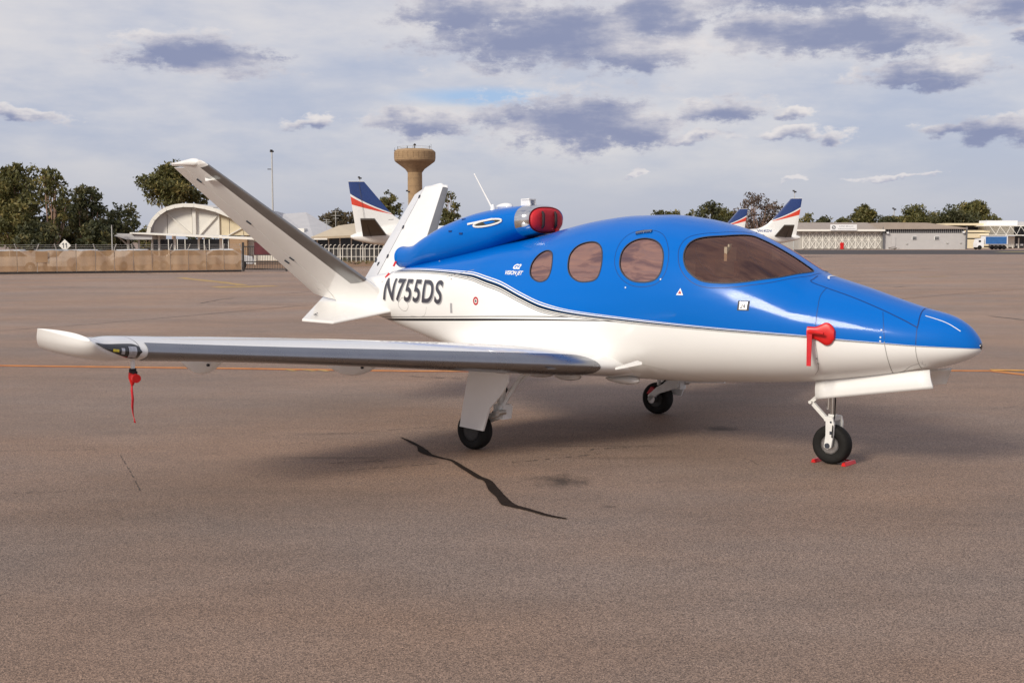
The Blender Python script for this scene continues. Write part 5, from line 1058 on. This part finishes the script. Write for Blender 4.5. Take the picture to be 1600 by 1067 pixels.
for txt, zz_, sz in (('KANE BRULIN', .7, 2.9),):
    me = text_mesh(txt, sz*s, 0, .0, align='CENTER', space=1.25); o = bpy.data.objects.new('sign_lettering', me); COL.objects.link(o); o.parent = hs; me.materials.clear(); me.materials.append(MATS['sign_text_grey'] if sz > 2.5 else MATS['lettering_shade']); o.location = (wS*.1, -.06, zz_*s); o.rotation_euler = (R(90), 0, 0)
mb = MB(); rw = random.Random(6); xq = -wS*.20
while xq < wS*.42: w_ = rw.uniform(.8, 2.2)*s; mb.box((xq+w_/2, -.06, -2.0*s), (w_, .02, .9*s)); xq += w_+.5*s
mb.build('sign_small_print', MATS['lettering_shade'], hs, smooth=False)
# ---- plain grey hangar
h2 = HB('grey_hangar', 'long grey hangar with a dark band of glazing and two small windows', 'hangar', 1445, D); o1 = at(1445, D)
mb = MB(); mb.box((0, 12, hz(364.5,D)/2), (hx(1508.5)-hx(1381), 24, hz(364.5,D))); mb.build('hangar_wall', MATS['wall_grey'], h2, smooth=False)
mb = MB(); mb.box((0, 12.05, hz(361,D)), (hx(1506)-hx(1383), 23.8, .9)); mb.build('glazing_band', MATS['band_dark'], h2, smooth=False)
for k in range(40): mb = MB(); mb.box((hx(1385)+(hx(1505)-hx(1385))*k/39, .08, hz(361,D)), (.07, .08, .85)); mb.build('band_mullion', MATS['galvanised'], h2, smooth=False)
mb = MB(); mb.prism([(hx(1379), -.6, hz(358.5,D)), (hx(1510), -.6, hz(358,D)), (hx(1510), -.6, hz(356.8,D)), (hx(1446), -.6, hz(348.5,D)), (hx(1379), -.6, hz(348,D))], (0, 25, 0)); mb.build('hangar_roof', MATS['roof_brown'], h2, smooth=False)
for px in (1428.5, 1463.5):
    mb = MB(); mb.box((hx(px), -.06, hz(372.3,D)), (7*s, .16, 5.4*s)); f_ = mb.build('window_frame', MATS['white_print'], h2, smooth=False)
    for i in (-1, 0, 1):
        for j in (-1, 1): mb = MB(); mb.box((hx(px)+i*2.1*s, -.12, hz(372.3,D)+j*1.25*s), (1.75*s, .1, 2.1*s)); mb.build('pane', MATS['window_dark'], f_, smooth=False)
for px in (1379.5, 1509): mb = MB(); mb.box((hx(px), -.4, hz(372,D)), (.3, .3, 34*s)); mb.build('downpipe', MATS['sign_text_grey'], h2, smooth=False)
for px, py in ((1385.5, 364), (1504, 363)): mb = MB(); mb.box((hx(px), -.5, hz(py,D)), (.45, .4, .35)); mb.build('wall_lamp', MATS['white_print'], h2, smooth=False)
mb = MB(); mb.box((hx(1396), -.08, hz(378,D)), (.9, .1, 15*s)); mb.build('wall_door', MATS['wall_grey'], h2, smooth=False)
for px, py in ((1480,380),(1501,379.5),(1417,381)): mb = MB(); mb.box((hx(px), -.1, hz(py,D)), (.35, .14, .28)); mb.build('meter_box', MATS['galvanised'], h2, smooth=False)
# ---- cream building and far terminal on the right
D = 300; s = D/1865; h3 = HB('cream_building', 'low cream flat-roofed building between the grey hangar and the truck', 'building', 1528, D); o1 = at(1528, D)
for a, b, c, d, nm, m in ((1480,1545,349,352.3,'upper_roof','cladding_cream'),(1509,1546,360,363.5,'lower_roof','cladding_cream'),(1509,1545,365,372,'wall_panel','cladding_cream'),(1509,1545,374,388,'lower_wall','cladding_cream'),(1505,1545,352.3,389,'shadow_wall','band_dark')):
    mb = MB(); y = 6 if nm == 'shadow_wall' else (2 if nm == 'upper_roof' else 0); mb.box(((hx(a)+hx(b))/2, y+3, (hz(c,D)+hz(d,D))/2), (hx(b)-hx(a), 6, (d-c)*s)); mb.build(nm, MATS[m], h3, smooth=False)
h4 = HB('far_terminal', 'far terminal block with white box parapet and trussed awning at the right edge', 'building', 1590, D); o1 = at(1590, D)
for a, b, c, d, y, nm, m in ((1541,1589,345,352.5,0,'parapet','white_print'),(1589,1720,346.5,353,3,'rear_parapet','roof_grey'),(1542,1589,354,367,2,'upper_wall','cladding_white'),(1589,1720,353.5,368,3.5,'dark_front','band_dark'),(1530,1720,352.8,354,-1.5,'awning','frame_pale'),(1530,1720,367.2,368.4,-2.5,'lower_awning','frame_pale'),(1572,1588,369.5,386,1,'pale_wall','cladding_white'),(1588,1720,369,388,1.5,'shopfront','band_dark'),(1541,1573,368.5,388,1.2,'side_wall','wall_grey')):
    mb = MB(); mb.box(((hx(a)+hx(b))/2, y+2.5, (hz(c,D)+hz(d,D))/2), (hx(b)-hx(a), 5, (d-c)*s)); mb.build(nm, MATS[m], h4, smooth=False)
for k in range(10): mb = MB(); xa = hx(1542+k*16); mb.bar((xa, -1.6, hz(354,D)), (xa+8*s, -2.4, hz(367,D)), .08); mb.bar((xa+16*s, -1.6, hz(354,D)), (xa+8*s, -2.4, hz(367,D)), .08); mb.build('awning_truss', MATS['frame_pale'], h4, smooth=False)
for px in (1577, 1585, 1594, 1604): mb = MB(); mb.box((hx(px), .9, hz(380,D)), (.25, .25, 16*s)); mb.build('front_post', MATS['frame_pale'], h4, smooth=False)
for px in (1593, 1600, 1608, 1616): mb = MB(); mb.box((hx(px), 1.3, hz(382.5,D)), (4.5*s, .4, 3*s)); mb.build('shop_window', MATS['white_print'], h4, smooth=False)
# ---- curtain-sided truck
D = 255; s = D/1865; tr = HB('curtain_truck', 'white truck with a blue curtain-sided body parked before the cream building', 'truck', 1550, D); o1 = at(1550, D); TZ = .25
mb = MB(); mb.box((hx(1553.5), 0, hz(375.5,D)+TZ*0), (35*s, 2.4, 12.5*s)); bd = mb.build('cargo_box', MATS['white_print'], tr, smooth=False)
mb = MB(); mb.box((hx(1553), -1.22, hz(375.6,D)), (32.5*s, .06, 11.3*s)); mb.build('side_curtain', MATS['curtain_blue'], bd, smooth=False)
mb = MB(); mb.prism([(hx(1524), -1.1, .5), (hx(1524), -1.1, 1.3), (hx(1526), -1.1, hz(373.5,D)), (hx(1534.5), -1.1, hz(372.5,D)), (hx(1534.5), -1.1, .5)], (0, 2.2, 0)); cb = mb.build('truck_cab', MATS['white_print'], tr, smooth=False)
mb = MB(); mb.box((hx(1527.8), -1.12, hz(377,D)), (3.4*s, .04, 3*s)); mb.build('cab_window', MATS['window_dark'], cb, smooth=False)
mb = MB(); mb.box((hx(1550), 0, .62), (40*s, .9, .3)); mb.build('chassis', MATS['dark_steel'], tr, smooth=False)
for px in (1528, 1553.5, 1566):
    for y in (-1, 1): mb = MB(); mb.lathe([(.25, -.14), (.45, -.14), (.48, 0), (.45, .14), (.25, .14)], 16, (hx(px), y, .48), 'Y'); mb.build('truck_wheel', MATS['black_rubber'], tr)
# dry scrub by the grey hangar
# ------------------------------------------------------------------ trees
def leaf_mat(name, dark, light, warm):
    m, nt, b, N, L = node_mat(name); a = N('ShaderNodeAttribute'); a.attribute_name = 'tint'
    cr = N('ShaderNodeValToRGB'); e = cr.color_ramp.elements; e[0].color = (*dark, 1); e[1].color = (*light, 1); q = e.new(.8); q.color = (*[(x+y)/2 for x, y in zip(dark, light)], 1); e[1].position = .55; e[2].position = 1.0; e[2].color = (*warm, 1)
    L(a.outputs['Fac'], cr.inputs[0]); b.inputs['Roughness'].default_value = .55; b.inputs['Specular IOR Level'].default_value = .3; L(cr.outputs[0], b.inputs['Base Color'])
    t = N('ShaderNodeBsdfTranslucent'); L(cr.outputs[0], t.inputs['Color']); mx = N('ShaderNodeMixShader'); mx.inputs[0].default_value = .22; L(b.outputs[0], mx.inputs[1]); L(t.outputs[0], mx.inputs[2]); L(mx.outputs[0], nt.nodes['Material Output'].inputs['Surface'])
leaf_mat('gum_leaf', (.072, .074, .026), (.18, .168, .052), (.31, .24, .08))
leaf_mat('dark_leaf', (.048, .054, .025), (.115, .115, .045), (.20, .165, .065))
leaf_mat('brown_leaf', (.07, .058, .034), (.14, .11, .06), (.20, .15, .085))
leaf_mat('bare_leaf', (.09, .065, .05), (.17, .125, .10), (.25, .19, .15))
leaf_mat('shrub_leaf', (.10, .10, .02), (.20, .19, .04), (.28, .25, .06))
plain('bark_pale', (.34, .22, .16), .85, var=.3, scale=3); plain('bark_dark', (.09, .065, .05), .9, var=.3, scale=3)
def leaves(cl, per, size, seed, flat=.75):
    """quads scattered through ellipsoidal clumps: cl = list of (x, y, z, r)"""
    rg = np.random.default_rng(seed); V = []; T = []
    for (x, y, z, r) in cl:
        n = max(8, int(per*(r**2))); d = rg.normal(size=(n, 3)); d /= np.linalg.norm(d, axis=1, keepdims=True); rad = r*rg.uniform(.25, 1, (n, 1))**.55*(1+.25*rg.normal(size=(n, 1))*.5)
        c = np.array([x, y, z])+d*rad*np.array([1, 1, flat]); u = rg.normal(size=(n, 3)); u[:, 2] -= .5; u /= np.linalg.norm(u, axis=1, keepdims=True); w = np.cross(u, rg.normal(size=(n, 3))); w /= np.linalg.norm(w, axis=1, keepdims=True)
        L_ = size*rg.uniform(.6, 1.5, (n, 1)); B_ = L_*rg.uniform(.3, .55, (n, 1))
        V.append(np.stack([c-u*L_*.5, c+w*B_*.5, c+u*L_*.5, c-w*B_*.5], 1).reshape(-1, 3)); ct = rg.uniform(.15, .75); T.append(np.clip(ct+rg.normal(0, .17, n), 0, 1))
    V = np.concatenate(V); T = np.concatenate(T); n = len(V)//4; me = bpy.data.meshes.new('crown'); me.vertices.add(len(V)); me.vertices.foreach_set('co', V.ravel()); me.loops.add(4*n); me.loops.foreach_set('vertex_index', np.arange(4*n)); me.polygons.add(n); me.polygons.foreach_set('loop_start', np.arange(0, 4*n, 4)); me.polygons.foreach_set('loop_total', np.full(n, 4)); me.update(calc_edges=True); me.validate()
    me.attributes.new('tint', 'FLOAT', 'FACE').data.foreach_set('value', T.astype(np.float32)); return me
def tree(name, px, top, half_w, D, label, mat='gum_leaf', bark='bark_pale', base_z=0, crown_lo=.3, clumps=46, seed=1, per=95, leaf=.34, spread=1.0, clump=.20, group=None, sparse=1.0, lean=0, fill=.6):
    rnd = random.Random(seed); H_ = hz(top, D); W_ = half_w/1865*D; x0, y0 = at(px, D), D
    t = thing(name, label, 'tree', (x0, y0, base_z), 0, group); cl = []; ends = []
    nl = 8+int(clumps/9); lobes = []
    for i in range(nl):
        a = rnd.uniform(0, 2*math.pi); rr = W_*rnd.uniform(.12, .66); h = H_*(crown_lo+(1-crown_lo)*rnd.uniform(.12, .84)); k = 1-max(0, (h/H_-.66))*1.2; lobes.append((rr*math.cos(a)*k*spread+lean*h/H_, rr*math.sin(a)*.8*k, h, W_*rnd.uniform(.30, .50)))
    lobes.append((rnd.uniform(-.2, .2)*W_+lean, 0, H_*.86, W_*.34))
    for i in range(int(clumps*1.5)):
        r = max(.35, clump*1.3*W_*rnd.uniform(.5, 1.2)); d = Vector((rnd.gauss(0, 1), rnd.gauss(0, 1), rnd.gauss(0, 1))).normalized()
        if rnd.random() < fill:
            q = rnd.uniform(.45, .95); zc_ = (crown_lo+1)/2*H_; hh = (1-crown_lo)/2*H_; u_ = d.z*q; w_ = (1.0 if u_ < 0 else 1-.35*u_*u_)
            c = (d.x*q*W_*.86*w_+lean*.5, d.y*q*W_*.8, zc_+u_*hh*.95)
        else:
            lx, ly, lz, lr = rnd.choice(lobes); q = lr*rnd.uniform(.35, 1); c = (lx+d.x*q, ly+d.y*q, lz+d.z*q*.8)
        cl.append((c[0], c[1], min(H_-r*.55, max(H_*crown_lo*.85, c[2])), r))
    me = leaves(cl, per*sparse*1.7, leaf, seed); me.materials.append(MATS[mat]); cr = bpy.data.objects.new('crown', me); COL.objects.link(cr); cr.parent = t
    mb = MB(); tr_ = max(.07, H_*.015); fork = H_*min(.45, max(.12, crown_lo*.7)); mb.tube([(0, 0, 0), (rnd.uniform(-.1, .1)*W_*.3, 0, fork*.5), (rnd.uniform(-.1, .1)*W_*.5+lean*.2, 0, fork)], [tr_*1.5, tr_*1.1, tr_], 8)
    for l in lobes:
        st = Vector((lean*.2, 0, fork*rnd.uniform(.75, 1))); en = Vector(l[:3]); md = st.lerp(en, .5)+Vector((rnd.uniform(-.12, .12)*W_, rnd.uniform(-.1, .1)*W_, -.06*H_)); mb.tube([st, md, en], [tr_*.72, tr_*.48, tr_*.2], 6)
        for c in rnd.sample(cl, min(len(cl), 4)):
            v = Vector(c[:3])
            if (v-en).length < W_*.6: mb.tube([md.lerp(en, .6), v], [tr_*.25, tr_*.08], 4)
    mb.build('trunk', MATS[bark], t); return t
gl = 'gum trees standing behind the left fence'
tree('gum_tree', -18, 262, 66, 104, 'dark gum tree cut off by the left edge of the picture', crown_lo=.2, seed=3, clumps=60, group=gl)
tree('gum_tree', 34, 246, 48, 100, 'tallest gum tree near the left edge with a ragged top', crown_lo=.22, seed=15, clumps=62, per=95, group=gl)
tree('gum_tree', 84, 252, 36, 98, 'open gum tree with pale forked limbs above the beige board', crown_lo=.2, fill=.35, seed=27, clumps=44, per=80, clump=.2, group=gl)
tree('gum_tree', 20, 318, 52, 96, 'low yellowish gum tree in front of the tallest one', crown_lo=.18, seed=31, clumps=46, mat='gum_leaf', group=gl)
tree('gum_tree', 104, 296, 46, 108, 'dense dark gum tree behind the diamond road sign', crown_lo=.1, seed=41, mat='dark_leaf', bark='bark_dark', clumps=56, group=gl)
tree('gum_tree', 138, 284, 40, 106, 'round-topped dark gum tree left of the canopy end', crown_lo=.18, seed=52, mat='dark_leaf', clumps=56, group=gl)
tree('gum_tree', 188, 311, 38, 103, 'smaller dark gum tree over the canopy end', crown_lo=.1, seed=61, mat='dark_leaf', bark='bark_dark', clumps=56, group=gl)
tree('gum_tree', 62, 345, 46, 93, 'leafy low tree standing close behind the fence below the tall gums', crown_lo=.05, seed=71, mat='dark_leaf', clumps=46, group=gl)
tree('gum_tree', 150, 345, 44, 96, 'leafy low tree standing close behind the fence under the round gum', crown_lo=.05, seed=73, mat='dark_leaf', clumps=46, group=gl)
tree('gum_tree', 228, 350, 16, 128, 'small green tree at the foot of the vaulted roof', crown_lo=.1, seed=77, clumps=26)
tree('gum_tree', 272, 256, 54, 175, 'large spreading gum tree with pale limbs rising behind the vaulted terminal', crown_lo=.5, fill=.25, seed=85, clumps=58, leaf=.5, per=48, clump=.22)
tree('gum_tree', 312, 296, 24, 178, 'leafy gum tree tucked behind the near fin tip', crown_lo=.3, seed=88, clumps=30, leaf=.5, per=48)
tree('brown_tree', 525, 329, 36, 190, 'wide brownish tree behind the cream roof', mat='brown_leaf', crown_lo=.15, seed=91, clumps=52, leaf=.5, per=44, bark='bark_dark')
tree('brown_tree', 552, 322, 16, 195, 'narrow brownish tree directly left of the left airliner tail', mat='brown_leaf', crown_lo=.15, seed=92, clumps=26, leaf=.5, per=44, bark='bark_dark')
tree('green_tree', 606, 295, 30, 190, 'green tree between the left airliner tail and the water tower', crown_lo=.2, seed=97, clumps=44, leaf=.55, per=44)
tree('green_tree', 703, 291, 19, 185, 'tall green tree behind the far fin tip', crown_lo=.2, seed=101, clumps=42, leaf=.5, per=46)
tree('green_tree', 700, 330, 30, 184, 'low green tree at the foot of the tall one behind the far fin', crown_lo=.1, seed=103, clumps=36, leaf=.5, per=46)
gr = 'trees standing behind the far hangars'
for i, (px, top, hw_, lab, kw) in enumerate([
    (1028,325,12,'small dark round tree leftmost above the jet cabin roof',{}),(1052,327,16,'low dark tree second from the left above the jet cabin roof',{}),(1080,323,9,'narrow dark tree in the gap above the jet cabin roof',{}),
    (1105,315,20,'bushy dark tree left of the bare tree',{}),(1136,322,18,'bushy dark tree touching the left side of the bare tree',{}),
    (1262,332,13,'thin open tree directly right of the right airliner tail',{'sparse': .5}),(1288,339,14,'low rounded tree left of the hangar sign',{}),
    (1349,320,19,'domed dense tree above the hangar sign',{'clumps': 54}),(1318,338,16,'low tree beside the domed one above the hangar sign',{}),(1384,335,16,'small ragged tree over the joint of the two hangars',{'sparse': .7}),
    (1431,322,27,'spreading tree above the middle of the grey hangar',{'clumps': 54}),(1404,338,14,'low ragged tree over the left half of the grey hangar',{}),
    (1488,322,27,'open spreading tree above the right end of the grey hangar',{'clumps': 40, 'sparse': .75}),(1524,315,24,'tallest tree behind the cream building',{'clumps': 52})]):
    tree('far_tree', px, top, hw_*1.45, 390+(i % 3)*12, lab, mat='gum_leaf' if i % 3 else 'dark_leaf', bark='bark_dark', crown_lo=.12, seed=200+i*7, leaf=.95, per=13, group=gr, clump=.26, **{'clumps': 34, **kw})
tree('bare_tree', 1182, 298, 42, 330, 'pinkish half-bare tree with sparse tufts behind the right airliners', mat='bare_leaf', bark='bark_pale', crown_lo=.15, seed=310, clumps=90, leaf=.7, per=8, clump=.13)
tree('bare_tree', 1206, 308, 30, 332, 'second sparse tree merging with the bare one near the tail lettering', mat='brown_leaf', bark='bark_pale', crown_lo=.15, seed=313, clumps=60, leaf=.7, per=8, clump=.14)
# shrubs
def shrub(px, D, w, h, lab, seed, mat='shrub_leaf'):
    rnd = random.Random(seed); t = thing('shrub', lab, 'shrub', (at(px,D), D, 0)); cl = [(rnd.uniform(-.5, .5)*w, rnd.uniform(-.25, .25)*w, h*rnd.uniform(.2, .72), .28*h*rnd.uniform(.8, 1.2)) for _ in range(26)]
    me = leaves(cl, 420/max(.3, h), .09, seed); me.materials.append(MATS[mat]); o = bpy.data.objects.new('foliage', me); COL.objects.link(o); o.parent = t
    mb = MB()
    for k in range(7): a = k*.9; mb.tube([(0, 0, 0), (.3*w*math.cos(a), .2*w*math.sin(a), h*.5)], [.03, .01], 4)
    mb.build('stem', MATS['bark_dark'], t)
shrub(556, 101, 3.2, .62, 'long low yellow-green shrub in front of the hooped fence', 5)
shrub(1398, 256, 2.4, .6, 'dry brown scrub at the foot of the grey hangar wall', 9, 'bare_leaf')
# distant belt of woodland closing the horizon
rg = random.Random(8); cl = []
for k in range(260):
    px = rg.uniform(-250, 1850); D = rg.uniform(520, 600); cl.append((at(px, D), D, rg.uniform(1, 4.5), rg.uniform(2.5, 4.5)))
me = leaves(cl, 9, 1.5, 77); me.materials.append(MATS['dark_leaf']); o = bpy.data.objects.new('far_wood', me); COL.objects.link(o); struct(o, 'stuff')
